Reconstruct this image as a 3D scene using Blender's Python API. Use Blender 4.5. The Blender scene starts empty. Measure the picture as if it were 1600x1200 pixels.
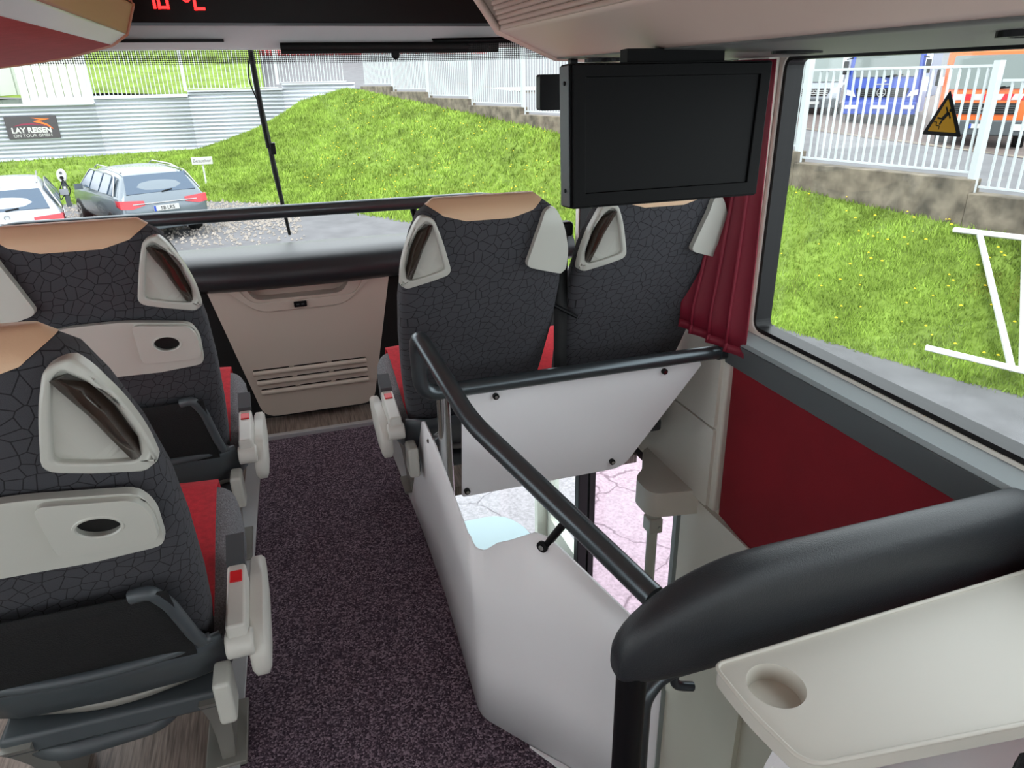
import bpy, bmesh, math, random
from mathutils import Vector, Matrix
random.seed(7)
S = bpy.context.scene
COL = S.collection
# ------------------------------------------------------------------ camera
f_px = 1109.0
def _n(v): return Vector(v).normalized()
_Y = _n((412-800, 600-132, -f_px)); _Z = -_n((864-800, 600-3270, -f_px))
_X = _Y.cross(_Z).normalized(); _Z = _X.cross(_Y)
cam = bpy.data.cameras.new('camera'); camo = bpy.data.objects.new('camera', cam); COL.objects.link(camo)
M = Matrix((_X, _Y, _Z)).to_4x4(); M.translation = (0, 0, 1.42)
camo.matrix_world = M
cam.sensor_width = 36; cam.lens = 36*f_px/1600; cam.clip_start = .02; cam.clip_end = 300
S.camera = camo
# ------------------------------------------------------------------ sky and sun (bright overcast day)
w = bpy.data.worlds.new('sky'); S.world = w; w.use_nodes = True
bg = w.node_tree.nodes['Background']; bg.inputs[0].default_value = (.90, .95, 1.0, 1); bg.inputs[1].default_value = 1.25
sl = bpy.data.lights.new('sun', 'SUN'); sl.energy = 1.0; sl.angle = math.radians(25); sl.color = (1, .96, .9)
so = bpy.data.objects.new('sun', sl); COL.objects.link(so)
so.rotation_euler = Vector((.35, .62, -1)).to_track_quat('-Z', 'Y').to_euler()
S.view_settings.view_transform = 'Standard'; S.view_settings.look = 'None'
S.view_settings.exposure = 1.42; S.view_settings.gamma = 1
S.view_settings.use_curve_mapping = False
# ------------------------------------------------------------------ materials
def lin(c):
    return tuple(((v/255)/12.92 if v/255 <= .04045 else ((v/255+.055)/1.055)**2.4) for v in c)
MATS = {}
def mat(name, rgb, rough=.5, metal=0, bump=0, bscale=200, vary=0, vscale=8, coat=0, spec=.5, emit=None):
    m = bpy.data.materials.new(name); m.use_nodes = True; nt = m.node_tree; b = nt.nodes['Principled BSDF']
    c = lin(rgb)
    b.inputs['Base Color'].default_value = (*c, 1); b.inputs['Roughness'].default_value = rough
    b.inputs['Metallic'].default_value = metal; b.inputs['Specular IOR Level'].default_value = spec
    b.inputs['Coat Weight'].default_value = coat
    if emit:
        b.inputs['Emission Color'].default_value = (*c, 1); b.inputs['Emission Strength'].default_value = emit
    tc = nt.nodes.new('ShaderNodeTexCoord')
    if vary:
        n = nt.nodes.new('ShaderNodeTexNoise'); n.inputs['Scale'].default_value = vscale; n.inputs['Detail'].default_value = 5
        nt.links.new(tc.outputs['Object'], n.inputs['Vector'])
        r = nt.nodes.new('ShaderNodeValToRGB'); r.color_ramp.elements[0].position = .3; r.color_ramp.elements[1].position = .7
        r.color_ramp.elements[0].color = (*[v*(1-vary) for v in c], 1); r.color_ramp.elements[1].color = (*[min(1, v*(1+vary)) for v in c], 1)
        nt.links.new(n.outputs['Fac'], r.inputs[0]); nt.links.new(r.outputs[0], b.inputs['Base Color'])
    if bump:
        n = nt.nodes.new('ShaderNodeTexNoise'); n.inputs['Scale'].default_value = bscale; n.inputs['Detail'].default_value = 3
        nt.links.new(tc.outputs['Object'], n.inputs['Vector'])
        bp = nt.nodes.new('ShaderNodeBump'); bp.inputs['Strength'].default_value = bump; bp.inputs['Distance'].default_value = .002
        nt.links.new(n.outputs['Fac'], bp.inputs['Height']); nt.links.new(bp.outputs[0], b.inputs['Normal'])
    MATS[name] = m
    return m
def fabric(name, base, line, scale):
    m = mat(name, base, .95, bump=.5, bscale=900); nt = m.node_tree; b = nt.nodes['Principled BSDF']
    tc = [n for n in nt.nodes if n.type == 'TEX_COORD'][0]
    v = nt.nodes.new('ShaderNodeTexVoronoi'); v.feature = 'DISTANCE_TO_EDGE'; v.inputs['Scale'].default_value = scale
    v.voronoi_dimensions = '2D'; sx = nt.nodes.new('ShaderNodeSeparateXYZ'); cx = nt.nodes.new('ShaderNodeCombineXYZ')
    ma = nt.nodes.new('ShaderNodeMath'); ma.operation = 'MULTIPLY_ADD'; ma.inputs[1].default_value = .9
    nt.links.new(tc.outputs['Object'], sx.inputs[0]); nt.links.new(sx.outputs[1], ma.inputs[0]); nt.links.new(sx.outputs[0], ma.inputs[2])
    nt.links.new(ma.outputs[0], cx.inputs[0]); nt.links.new(sx.outputs[2], cx.inputs[1]); nt.links.new(cx.outputs[0], v.inputs['Vector'])
    r = nt.nodes.new('ShaderNodeValToRGB'); r.color_ramp.elements[0].position = .02; r.color_ramp.elements[1].position = .05
    r.color_ramp.elements[0].color = (*lin(line), 1); r.color_ramp.elements[1].color = (*lin(base), 1)
    nt.links.new(v.outputs['Distance'], r.inputs[0]); nt.links.new(r.outputs[0], b.inputs['Base Color'])
    return m
def glass(name, tint, refl=.06):
    m = bpy.data.materials.new(name); m.use_nodes = True; nt = m.node_tree; nt.nodes.clear()
    o = nt.nodes.new('ShaderNodeOutputMaterial'); t = nt.nodes.new('ShaderNodeBsdfTransparent'); t.inputs[0].default_value = (*tint, 1)
    g = nt.nodes.new('ShaderNodeBsdfGlossy'); g.inputs['Roughness'].default_value = .02
    mx = nt.nodes.new('ShaderNodeMixShader'); mx.inputs[0].default_value = refl
    nt.links.new(t.outputs[0], mx.inputs[1]); nt.links.new(g.outputs[0], mx.inputs[2]); nt.links.new(mx.outputs[0], o.inputs[0])
    MATS[name] = m
    return m
FAB = fabric('seat_fabric', (66, 66, 71), (24, 24, 27), 44)
FABS = mat('side_fabric', (120, 120, 124), .95, bump=.8, bscale=500, vary=.45, vscale=300)
RED = mat('red_velour', (196, 36, 50), .9, vary=.15, vscale=90, bump=.4, bscale=600)
TAN = mat('tan_leather', (222, 184, 150), .5, bump=.15, bscale=350)
PLG = mat('light_grey_plastic', (196, 196, 188), .32, bump=.05, bscale=700)
PLW = mat('armrest_plastic', (205, 203, 196), .35)
PLD = mat('dark_grey_plastic', (72, 78, 82), .4)
LEGM = mat('leg_metal', (140, 138, 132), .4, .3)
BRN = mat('dark_brown_gloss', (46, 34, 28), .12, coat=.6)
NET = mat('black_net', (14, 14, 16), .9, bump=1, bscale=400)
BLK = mat('black_plastic', (16, 16, 18), .4, spec=.25)
BLKM = mat('matte_black', (12, 12, 13), .7)
CHROME = mat('metal_chrome', (190, 190, 190), .2, 1)
RAILM = mat('anthracite_rail', (88, 94, 98), .3, .75)
WHITE = mat('white_laminate', (242, 240, 242), .35, vary=.02, vscale=3)
GREIGE = mat('greige_plastic', (198, 186, 174), .5, bump=.08, bscale=600)
PILLAR = mat('pillar_plastic', (234, 229, 219), .5, bump=.1, bscale=500)
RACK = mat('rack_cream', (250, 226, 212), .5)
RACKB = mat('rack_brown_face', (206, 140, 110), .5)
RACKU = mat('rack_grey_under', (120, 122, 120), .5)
REDL = mat('red_lining', (186, 70, 78), .9, bump=.3, bscale=400, vary=.08, vscale=30)
REDP = mat('dark_red_panel', (140, 18, 34), .85, bump=.3, bscale=500, vary=.12, vscale=5)
SILL = mat('sill_grey', (150, 158, 160), .45)
SILLD = mat('sill_dark', (86, 90, 92), .5, bump=.1, bscale=400)
LEDGE = mat('ledge_black_leather', (36, 38, 42), .38, bump=.2, bscale=500)
PAD = mat('pad_black_leather', (40, 43, 47), .42, bump=.35, bscale=420)
CURT = mat('curtain_red', (128, 20, 44), .6)
TABLE = mat('table_laminate', (212, 208, 198), .38, vary=.02, vscale=4)
ALU = mat('aluminium_trim', (205, 206, 208), .35, .6)
def carpet():
    m = mat('carpet', (84, 72, 84), 1, spec=.1); nt = m.node_tree; b = nt.nodes['Principled BSDF']
    tc = [n for n in nt.nodes if n.type == 'TEX_COORD'][0]
    v = nt.nodes.new('ShaderNodeTexVoronoi'); v.inputs['Scale'].default_value = 240
    nt.links.new(tc.outputs['Object'], v.inputs['Vector'])
    r = nt.nodes.new('ShaderNodeValToRGB'); e = r.color_ramp.elements
    e[0].position = .0; e[0].color = (*lin((56, 46, 56)), 1); e[1].position = 1; e[1].color = (*lin((158, 140, 152)), 1)
    k = e.new(.55); k.color = (*lin((92, 78, 90)), 1)
    sp = nt.nodes.new('ShaderNodeSeparateColor'); nt.links.new(v.outputs['Color'], sp.inputs[0])
    nt.links.new(sp.outputs[0], r.inputs[0]); nt.links.new(r.outputs[0], b.inputs['Base Color'])
    bp = nt.nodes.new('ShaderNodeBump'); bp.inputs['Strength'].default_value = .8; bp.inputs['Distance'].default_value = .004
    bp.invert = True
    nt.links.new(v.outputs['Distance'], bp.inputs['Height']); nt.links.new(bp.outputs[0], b.inputs['Normal'])
    return m
CARPET = carpet()
def wood():
    m = mat('wood_vinyl', (120, 104, 96), .35); nt = m.node_tree; b = nt.nodes['Principled BSDF']
    tc = [n for n in nt.nodes if n.type == 'TEX_COORD'][0]
    mp = nt.nodes.new('ShaderNodeMapping'); mp.inputs['Scale'].default_value = (60, 3, 3)
    n = nt.nodes.new('ShaderNodeTexNoise'); n.inputs['Scale'].default_value = 2.5; n.inputs['Detail'].default_value = 8
    nt.links.new(tc.outputs['Object'], mp.inputs[0]); nt.links.new(mp.outputs[0], n.inputs['Vector'])
    r = nt.nodes.new('ShaderNodeValToRGB'); e = r.color_ramp.elements
    e[0].position = .3; e[0].color = (*lin((84, 70, 64)), 1); e[1].position = .7; e[1].color = (*lin((158, 142, 132)), 1)
    nt.links.new(n.outputs['Fac'], r.inputs[0]); nt.links.new(r.outputs[0], b.inputs['Base Color'])
    return m
WOOD = wood()
GLASS = glass('window_glass', (.96, .98, .97), .03)
DGLASS = glass('door_glass_pink_veil', (.95, .90, .93), .05)  # pink reflection veil on the door put into the glass tint
WGLASS = glass('lower_windscreen_glass', (.88, .94, .92), .05)
ASPH = mat('asphalt', (98, 98, 101), .9, bump=.5, bscale=60, vary=.16, vscale=2.2)
def cracked(name, rgb, dark):
    m = mat(name, rgb, .9); nt = m.node_tree; b = nt.nodes['Principled BSDF']
    tc = [n for n in nt.nodes if n.type == 'TEX_COORD'][0]
    n = nt.nodes.new('ShaderNodeTexNoise'); n.inputs['Scale'].default_value = 3; n.inputs['Detail'].default_value = 4
    nt.links.new(tc.outputs['Object'], n.inputs['Vector'])
    mx = nt.nodes.new('ShaderNodeMixRGB'); mx.inputs[0].default_value = .25
    nt.links.new(tc.outputs['Object'], mx.inputs[1]); nt.links.new(n.outputs['Color'], mx.inputs[2])
    v = nt.nodes.new('ShaderNodeTexVoronoi'); v.feature = 'DISTANCE_TO_EDGE'; v.inputs['Scale'].default_value = 1.6
    nt.links.new(mx.outputs[0], v.inputs['Vector'])
    n2 = nt.nodes.new('ShaderNodeTexNoise'); n2.inputs['Scale'].default_value = 40; n2.inputs['Detail'].default_value = 3
    nt.links.new(tc.outputs['Object'], n2.inputs['Vector'])
    r2 = nt.nodes.new('ShaderNodeValToRGB'); c = lin(rgb)
    r2.color_ramp.elements[0].position = .35; r2.color_ramp.elements[0].color = (*[k*.8 for k in c], 1)
    r2.color_ramp.elements[1].position = .65; r2.color_ramp.elements[1].color = (*[min(1, k*1.15) for k in c], 1)
    nt.links.new(n2.outputs['Fac'], r2.inputs[0])
    r = nt.nodes.new('ShaderNodeValToRGB'); r.color_ramp.elements[0].position = .004; r.color_ramp.elements[1].position = .014
    r.color_ramp.elements[0].color = (1, 1, 1, 1); r.color_ramp.elements[1].color = (0, 0, 0, 1)
    nt.links.new(v.outputs['Distance'], r.inputs[0])
    m2 = nt.nodes.new('ShaderNodeMixRGB'); m2.inputs[2].default_value = (*lin(dark), 1)
    nt.links.new(r.outputs[0], m2.inputs[0]); nt.links.new(r2.outputs[0], m2.inputs[1]); nt.links.new(m2.outputs[0], b.inputs['Base Color'])
    return m
APRON_VEIL = cracked('cracked_ground_veiled', (166, 154, 160), (120, 108, 114))  # whitish-pink reflection veil of the door put into the ground colour
GRASS = mat('grass_soil', (106, 127, 56), 1, bump=1, bscale=25, vary=.35, vscale=1.6, spec=.1)
BLADE = mat('grass_blades', (127, 152, 64), .9, vary=.4, vscale=1.1, spec=.15)
CONC = mat('weathered_concrete', (104, 96, 84), .95, bump=.5, bscale=40, vary=.6, vscale=3.5)
FENCE = mat('white_painted_steel', (182, 188, 190), .5)
CORR = mat('corrugated_white', (184, 188, 196), .5)
GRAV = mat('gravel', (150, 143, 136), .9, vary=.4, vscale=40)
WPAINT = mat('white_paint', (188, 188, 186), .6)
# ------------------------------------------------------------------ helpers
def link(name, me, m=None, parent=None, smooth=None, bevel=0, seg=2):
    o = bpy.data.objects.new(name, me); COL.objects.link(o)
    if m is not None and not me.materials: me.materials.append(m)
    if parent is not None: o.parent = parent
    if smooth is not None:
        me.polygons.foreach_set('use_smooth', [True]*len(me.polygons))
        me.set_sharp_from_angle(angle=math.radians(smooth))
    if bevel:
        b = o.modifiers.new('bevel', 'BEVEL'); b.width = bevel; b.segments = seg; b.limit_method = 'ANGLE'; b.angle_limit = math.radians(35)
        if smooth is None:
            me.polygons.foreach_set('use_smooth', [True]*len(me.polygons)); me.set_sharp_from_angle(angle=math.radians(30)); b.harden_normals = True
    return o
def tome(name, verts, faces):
    bm = bmesh.new(); vs = [bm.verts.new(v) for v in verts]
    for f in faces:
        try: bm.faces.new([vs[i] for i in f])
        except ValueError: pass
    bmesh.ops.recalc_face_normals(bm, faces=bm.faces)
    me = bpy.data.meshes.new(name); bm.to_mesh(me); bm.free(); return me
BOXF = [(0,1,3,2),(4,6,7,5),(0,4,5,1),(2,3,7,6),(0,2,6,4),(1,5,7,3)]
def boxv(x0, x1, y0, y1, z0, z1): return [(x, y, z) for x in (x0, x1) for y in (y0, y1) for z in (z0, z1)]
def box(name, b, m, parent=None, bevel=0, seg=2):
    return link(name, tome(name, boxv(*b), BOXF), m, parent, bevel=bevel, seg=seg)
def hexa(name, pts, m, parent=None, bevel=0):     # 8 points: x0y0z0,x0y0z1,x0y1z0,...
    return link(name, tome(name, pts, BOXF), m, parent, bevel=bevel)
def fillet(pts, r, n=6):
    pts = [Vector(p) for p in pts]; out = [pts[0]]
    for i in range(1, len(pts)-1):
        a, b, c = pts[i-1], pts[i], pts[i+1]
        d1 = (a-b); d2 = (c-b); rr = min(r, d1.length*.48, d2.length*.48)
        p1 = b+d1.normalized()*rr; p2 = b+d2.normalized()*rr
        for k in range(n+1):
            t = k/n; out.append(p1*(1-t)**2+b*2*t*(1-t)+p2*t*t)
    out.append(pts[-1]); return out
def tube(name, pts, r, m, parent=None, fil=0, n=14, closed=False):
    P = fillet(pts, fil) if fil else [Vector(p) for p in pts]
    vs, fs = [], []; up = None
    for i, p in enumerate(P):
        t = (P[min(i+1, len(P)-1)]-P[max(i-1, 0)]).normalized()
        if up is None: up = Vector((0, 0, 1)) if abs(t.z) < .9 else Vector((1, 0, 0))
        u = (up-t*up.dot(t)).normalized(); v = t.cross(u); up = u
        rr = r[i] if isinstance(r, (list, tuple)) else r
        for k in range(n):
            a = 2*math.pi*k/n; vs.append(p+u*math.cos(a)*rr+v*math.sin(a)*rr)
    for i in range(len(P)-1):
        for k in range(n): fs.append((i*n+k, i*n+(k+1) % n, (i+1)*n+(k+1) % n, (i+1)*n+k))
    fs.append(tuple(range(n))); fs.append(tuple((len(P)-1)*n+k for k in range(n)))
    return link(name, tome(name, vs, fs), m, parent, smooth=50)
def cyl(name, p, q, r, m, parent=None, n=20, bevel=0):
    o = tube(name, [p, q], r, m, parent, n=n)
    if bevel:
        b = o.modifiers.new('bevel', 'BEVEL'); b.width = bevel; b.segments = 2; b.limit_method = 'ANGLE'
    return o
def loft(name, secs, m, parent=None, smooth=60, caps=True):
    n = len(secs[0]); vs = [v for s in secs for v in s]; fs = []
    for i in range(len(secs)-1):
        for k in range(n): fs.append((i*n+k, i*n+(k+1) % n, (i+1)*n+(k+1) % n, (i+1)*n+k))
    if caps: fs += [tuple(range(n)), tuple((len(secs)-1)*n+k for k in range(n))]
    return link(name, tome(name, vs, fs), m, parent, smooth=smooth)
def sheet(name, rows, m, parent=None, smooth=60, thick=0):   # open grid surface
    n = len(rows[0]); vs = [v for s in rows for v in s]; fs = []
    for i in range(len(rows)-1):
        for k in range(n-1): fs.append((i*n+k, i*n+k+1, (i+1)*n+k+1, (i+1)*n+k))
    o = link(name, tome(name, vs, fs), m, parent, smooth=smooth)
    if thick:
        s = o.modifiers.new('thick', 'SOLIDIFY'); s.thickness = thick; s.offset = 0
    return o
def rounded(poly, r, n=5):           # 2D polygon with rounded corners
    N = len(poly); out = []
    for i in range(N):
        a, b, c = Vector(poly[i-1]), Vector(poly[i]), Vector(poly[(i+1) % N])
        rr = r[i] if isinstance(r, (list, tuple)) else r
        d1 = a-b; d2 = c-b; rr = min(rr, d1.length*.45, d2.length*.45)
        if rr <= 0: out.append(tuple(b)); continue
        p1 = b+d1.normalized()*rr; p2 = b+d2.normalized()*rr
        for k in range(n+1):
            t = k/n; q = p1*(1-t)**2+b*2*t*(1-t)+p2*t*t; out.append((q.x, q.y))
    return out
def plate(name, outer, holes, fmap, t0, t1, m, parent=None, bevel=0, smooth=None):
    """flat or bent plate: outline + holes in (u,v); fmap(u,v,w) gives the point, w from t0 to t1"""
    bm = bmesh.new(); loops = []
    for lp in [outer]+list(holes):
        vs = [bm.verts.new((u, v, 0)) for u, v in lp]; loops.append(vs)
    ed = []
    for vs in loops:
        for i in range(len(vs)): ed.append(bm.edges.new((vs[i-1], vs[i])))
    bmesh.ops.triangle_fill(bm, edges=ed, use_beauty=True, use_dissolve=False)
    bm.verts.index_update()
    tri = [[v.index for v in f.verts] for f in bm.faces]; pts = [v.co.copy() for v in bm.verts]
    lidx = [[v.index for v in vs] for vs in loops]; bm.free()
    n = len(pts)
    V = [fmap(p.x, p.y, t0) for p in pts]+[fmap(p.x, p.y, t1) for p in pts]
    F = [tuple(t) for t in tri]+[tuple(i+n for i in reversed(t)) for t in tri]
    for lp in lidx:
        for i in range(len(lp)): F.append((lp[i-1], lp[i], lp[i]+n, lp[i-1]+n))
    return link(name, tome(name, V, F), m, parent, bevel=bevel, smooth=smooth)
def circ(cx, cy, rx, ry=None, n=24):
    ry = ry or rx
    return [(cx+rx*math.cos(2*math.pi*k/n), cy+ry*math.sin(2*math.pi*k/n)) for k in range(n)]
def fy(y0): return lambda u, v, w: (u, y0+w, v)      # plate in the XZ plane
def fz(z0): return lambda u, v, w: (u, v, z0+w)
def fx(x0): return lambda u, v, w: (x0+w, u, v)
def empty(name, loc=(0, 0, 0), rz=0, rot=None):
    o = bpy.data.objects.new(name, None); COL.objects.link(o); o.location = loc; o.rotation_euler = rot or (0, 0, rz)
    o.empty_display_size = .1; return o
def tag(o, label, cat, group=None):
    o['label'] = label; o['category'] = cat
    if group: o['group'] = group
    return o
def struct(o, label=None):
    o['kind'] = 'structure'
    if label: o['label'] = label
    return o
def stuff(o, label=None, cat=None):
    o['kind'] = 'stuff'
    if label: o['label'] = label; o['category'] = cat
    return o
def copy_tree(o, parent=None):
    c = o.copy(); COL.objects.link(c); c.parent = parent
    for ch in list(o.children): copy_tree(ch, c)
    return c
def text(name, body, size, m, parent, mw, align='CENTER', bold=0, sx=1):
    cu = bpy.data.curves.new(name, 'FONT'); cu.body = body; cu.size = size; cu.align_x = align; cu.align_y = 'CENTER'; cu.extrude = .0015; cu.offset = bold
    t = bpy.data.objects.new(name, cu); COL.objects.link(t)
    dg = bpy.context.evaluated_depsgraph_get(); me = bpy.data.meshes.new_from_object(t.evaluated_get(dg)); bpy.data.objects.remove(t)
    me.transform(mw @ Matrix.Diagonal((sx, 1, 1, 1))); me.materials.clear()
    return link(name, me, m, parent)
def frame(o, u, v):      # text frame: origin, right, up
    u = Vector(u).normalized(); v = Vector(v).normalized(); n = u.cross(v)
    Mx = Matrix((u, v, n)).transposed().to_4x4(); Mx.translation = o; return Mx

# ================================================================== THE BUS SHELL
YB = -3.2                                       # rear end of the modelled deck
WR, WL = 1.25, -1.19
# floor: aisle carpet, platforms, front platform (stairwell left open)
def slab(name, poly, z0, z1, m, **k): return plate(name, poly, [], fz(0), z0, z1, m, **k)
struct(slab('floor', [(-.27, YB), (.45, YB), (.45, 1.03), (.297, 1.235), (.316, 1.35), (.316, 2.05), (.29, 2.93), (-.215, 2.93), (-.262, 1.27), (-.27, .9)], -.06, 0, CARPET), 'dark purple flecked carpet along the aisle')
struct(slab('floor_platform_left', [(WL, YB), (-.325, YB), (-.325, 1.27), (-.27, 2.93), (-.27, 3.3), (WL, 3.3)], -.06, -.002, WOOD), 'brown wood-look vinyl floor under the left seats')
struct(slab('floor_platform_front', [(-.27, 2.955), (.34, 2.955), (.34, 3.3), (-.27, 3.3)], -.06, .004, WOOD), 'wood-look floor before the front panel')
struct(slab('floor_platform_right', [(.34, 2.29), (WR, 2.29), (WR, 3.3), (.34, 3.3)], -.04, -.002, WOOD), 'wood-look floor under the right front seats')
struct(slab('floor_rear_right', [(.45, YB), (WR, YB), (WR, .72), (.45, .72)], -.06, -.002, WOOD), 'wood-look floor behind the stairwell')
struct(slab('trim_1', [(-.325, YB), (-.27, YB), (-.262, 1.27), (-.215, 2.93), (-.27, 2.93), (-.325, 1.27)], -.05, .006, ALU, bevel=.002), 'aluminium seat rail along the left carpet edge')
struct(slab('trim_2', [(.31, 2.05), (.34, 2.05), (.34, 2.93), (.29, 2.93), (.305, 2.3)], -.05, .006, ALU, bevel=.002), 'aluminium rail along the right carpet edge')
struct(box('trim_3', (-.27, .34, 2.93, 2.955, -.05, .02), ALU, bevel=.003), 'pale strip across the front end of the carpet')
struct(slab('trim_7', [(.375, 1.115), (.45, 1.02), (.52, .92), (.49, .92)], -.05, .008, WHITE), 'pale strip along the guard foot')
g = slab('floor_hatch', rounded([(-.95, .75), (-.48, .75), (-.48, 1.3), (-.95, 1.3)], .05), -.002, .002, PLD); struct(g, 'dark grey floor hatch in the wood-look floor')
# ceiling, rear wall, left wall with its window band
struct(box('ceiling', (WL-.1, WR+.1, YB, 3.05, 1.80, 1.86), RACK), 'pale bus ceiling')
struct(plate('wall_rear', [(WL, 0), (WR, 0), (WR, 1.80), (WL, 1.80)], [rounded([(WL+.12, .62), (WR-.12, .62), (WR-.12, 1.66), (WL+.12, 1.66)], .06)], fy(YB), -.06, 0, PILLAR), 'rear wall of the upper deck with an opening added for more light')  # window opening added behind the camera to brighten the interior
struct(plate('window_rear_added', [(WL+.1, .60), (WR-.1, .60), (WR-.1, 1.68), (WL+.1, 1.68)], [], fy(YB), -.035, -.03, GLASS), 'unseen rear window added to let skylight into the upper deck')  # unseen pane of the added opening, skylight enters from behind
def sidewall(name, x, t, openings, y0, y1, z0, z1, m):
    return plate(name, [(y0, z0), (y1, z0), (y1, z1), (y0, z1)], [rounded([(a, c), (b, c), (b, d), (a, d)], .04) for a, b, c, d in openings], fx(x), 0, t, m)
LW = [(-3.0, -1.7, .72, 1.47), (-1.6, -.1, .72, 1.47), (0, 1.62, .72, 1.47), (1.78, 3.1, .72, 1.47)]
struct(sidewall('wall_left', WL-.06, .06, LW, YB, 3.35, -.1, 1.86, PILLAR), 'left side wall with window openings')
RW = [(-3.0, -1.7, .72, 1.47), (-1.6, -.1, .72, 1.47), (0, 1.655, .74, 1.465), (1.80, 2.95, .72, 1.47)]
struct(sidewall('wall_right', WR, .06, RW, YB, 2.98, .09, 1.86, PILLAR), 'right side wall with window openings')
n = 1
for side, x, ops in ((-1, WL-.03, LW), (1, WR+.03, RW)):
    for a, b, c, d in ops:
        root = struct(plate('window_%d' % n, [(a-.02, c-.02), (b+.02, c-.02), (b+.02, d+.02), (a-.02, d+.02)], [rounded([(a+.012, c+.012), (b-.012, c+.012), (b-.012, d-.012), (a+.012, d-.012)], .02)], fx(x), -.025, .025, BLK), 'black framed side window of the bus')
        plate('pane', [(a+.01, c+.01), (b-.01, c+.01), (b-.01, d-.01), (a+.01, d-.01)], [], fx(x), .005, .009, GLASS, root)
        n += 1
# red panel, sills and pillar covers of the right wall
struct(plate('wall_right_red_panel', [(-.3, .06), (1.49, .06), (1.69, .085), (1.70, .62), (-.3, .62)], [], fx(WR), -.012, .0, REDP), 'dark red lining below the right window')
struct(hexa('trim_4', [(1.215, -.3, .62), (1.205, -.3, .70), (1.215, 1.715, .62), (1.205, 1.715, .70), (1.25, -.3, .62), (1.25, -.3, .70), (1.25, 1.715, .62), (1.25, 1.715, .70)], SILLD, bevel=.004), 'dark grey strip under the right window sill')
struct(hexa('trim_5', [(1.205, -.3, .70), (1.212, -.3, .712), (1.205, 1.7, .70), (1.212, 1.7, .712), (1.27, -.3, .70), (1.27, -.3, .742), (1.27, 1.7, .70), (1.27, 1.7, .742)], SILL, bevel=.003), 'pale grey window sill of the right window')
pc = struct(plate('wall_right_pillar_cover', [(1.70, .09), (2.40, .09), (2.40, .70), (1.70, .70)], [], fx(WR), -.03, 0, PILLAR, bevel=.01), 'cream pillar cover beside the stairwell')
plate('lower_panel', rounded([(1.725, .10), (2.39, .10), (2.39, .385), (1.725, .385)], .01), [], fx(WR), -.042, -.03, PILLAR, pc, bevel=.006)
plate('upper_panel', rounded([(1.725, .392), (2.39, .392), (2.39, .69), (1.725, .69)], .01), [], fx(WR), -.042, -.03, PILLAR, pc, bevel=.006)
struct(plate('wall_right_window_pillar', [(1.665, .70), (1.80, .70), (1.80, 1.47), (1.665, 1.47)], [], fx(WR), -.035, .0, PILLAR, bevel=.012), 'pale pillar between the right windows')
# window sticker: yellow triangle with a person falling on steps
YEL = mat('sticker_yellow', (226, 170, 20), .5)
st = empty('warning_sticker', (1.272, 1.162, 1.342)); st.scale = (1, .78, .78); tag(st, 'yellow and black triangle sticker of a falling person on the right window pane', 'sticker')
# sticker faces inward (-x); u = -y (to the viewer's right), v = z
def stm(u, v, w): return (-w, -u, v)
plate('border', rounded([(-.060, -.052), (.060, -.052), (0, .056)], .006), [], stm, 0, .001, BLK, st)
plate('yellow_field', rounded([(-.043, -.043), (.043, -.043), (0, .036)], .004), [], stm, .001, .0016, YEL, st)
def sbar(nm, a, b, wd):
    a = Vector(a); b = Vector(b); d = (b-a).normalized(); q = Vector((-d.y, d.x))*wd/2
    plate(nm, [tuple(a+q), tuple(b+q), tuple(b-q), tuple(a-q)], [], stm, .0016, .0022, BLK, st)
sbar('figure_body', (-.004, -.012), (.010, .004), .009)
sbar('figure_arm', (.010, .004), (.018, -.010), .004); sbar('figure_arm', (.008, .002), (.000, .016), .004)
sbar('figure_leg', (-.004, -.012), (-.020, -.010), .004); sbar('figure_leg', (-.003, -.012), (-.010, -.026), .004)
plate('figure_head', circ(.015, .009, .0042), [], stm, .0016, .0022, BLK, st)
for a, b in (((-.030, -.020), (-.020, -.020)), ((-.020, -.020), (-.020, -.029)), ((-.020, -.029), (-.010, -.029)), ((-.010, -.029), (-.010, -.038))): sbar('step_mark', a, b, .002)

# front: header with display, white trim, windscreen, ledge
struct(box('wall_front_header', (WL, WR, 3.0, 3.3, 1.64, 1.86), BLK), 'glossy black header above the windscreen')
struct(box('trim_6', (WL, WR, 3.16, 3.24, 1.545, 1.64), WHITE, bevel=.006), 'pale trim above the windscreen')
disp = tag(box('digital_display', (-.60, .95, 2.86, 3.0, 1.614, 1.80), BLK, bevel=.004), 'glossy black header display with red temperature digits', 'display')
LED = mat('red_led', (255, 30, 30), .4, emit=2.2)
def seg7(x, z, h, segs):
    wd = h*.5; t = h*.12
    R = dict(a=(0, h-t, wd, h), b=(wd-t, h/2, wd, h), c=(wd-t, 0, wd, h/2), d=(0, 0, wd, t), e=(0, 0, t, h/2), f=(0, h/2, t, h), g=(0, h/2-t/2, wd, h/2+t/2))
    for s in segs:
        a, b, c, d = R[s]; box('digit_segment', (x+a, x+c, 2.857, 2.86, z+b, z+d), LED, disp)
seg7(-.335, 1.655, .068, 'bc'); seg7(-.295, 1.655, .068, 'acdefg'); seg7(-.185, 1.652, .068, 'adef')
plate('degree_mark', circ(-.205, 1.688, .013), [circ(-.205, 1.688, .008)], fy(2.857), 0, .003, LED, disp)
wsr = []
for i in range(13):
    t = i/12; row = []
    for k in range(17):
        x = WL+.02+(WR-WL-.04)*k/16; c = ((x-.03)/1.22)**2
        row.append((x, 3.40-.13*t-.36*c, .70+.88*t))
    wsr.append(row)
struct(sheet('window_windscreen', wsr, GLASS), 'large curved front windscreen')
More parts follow.
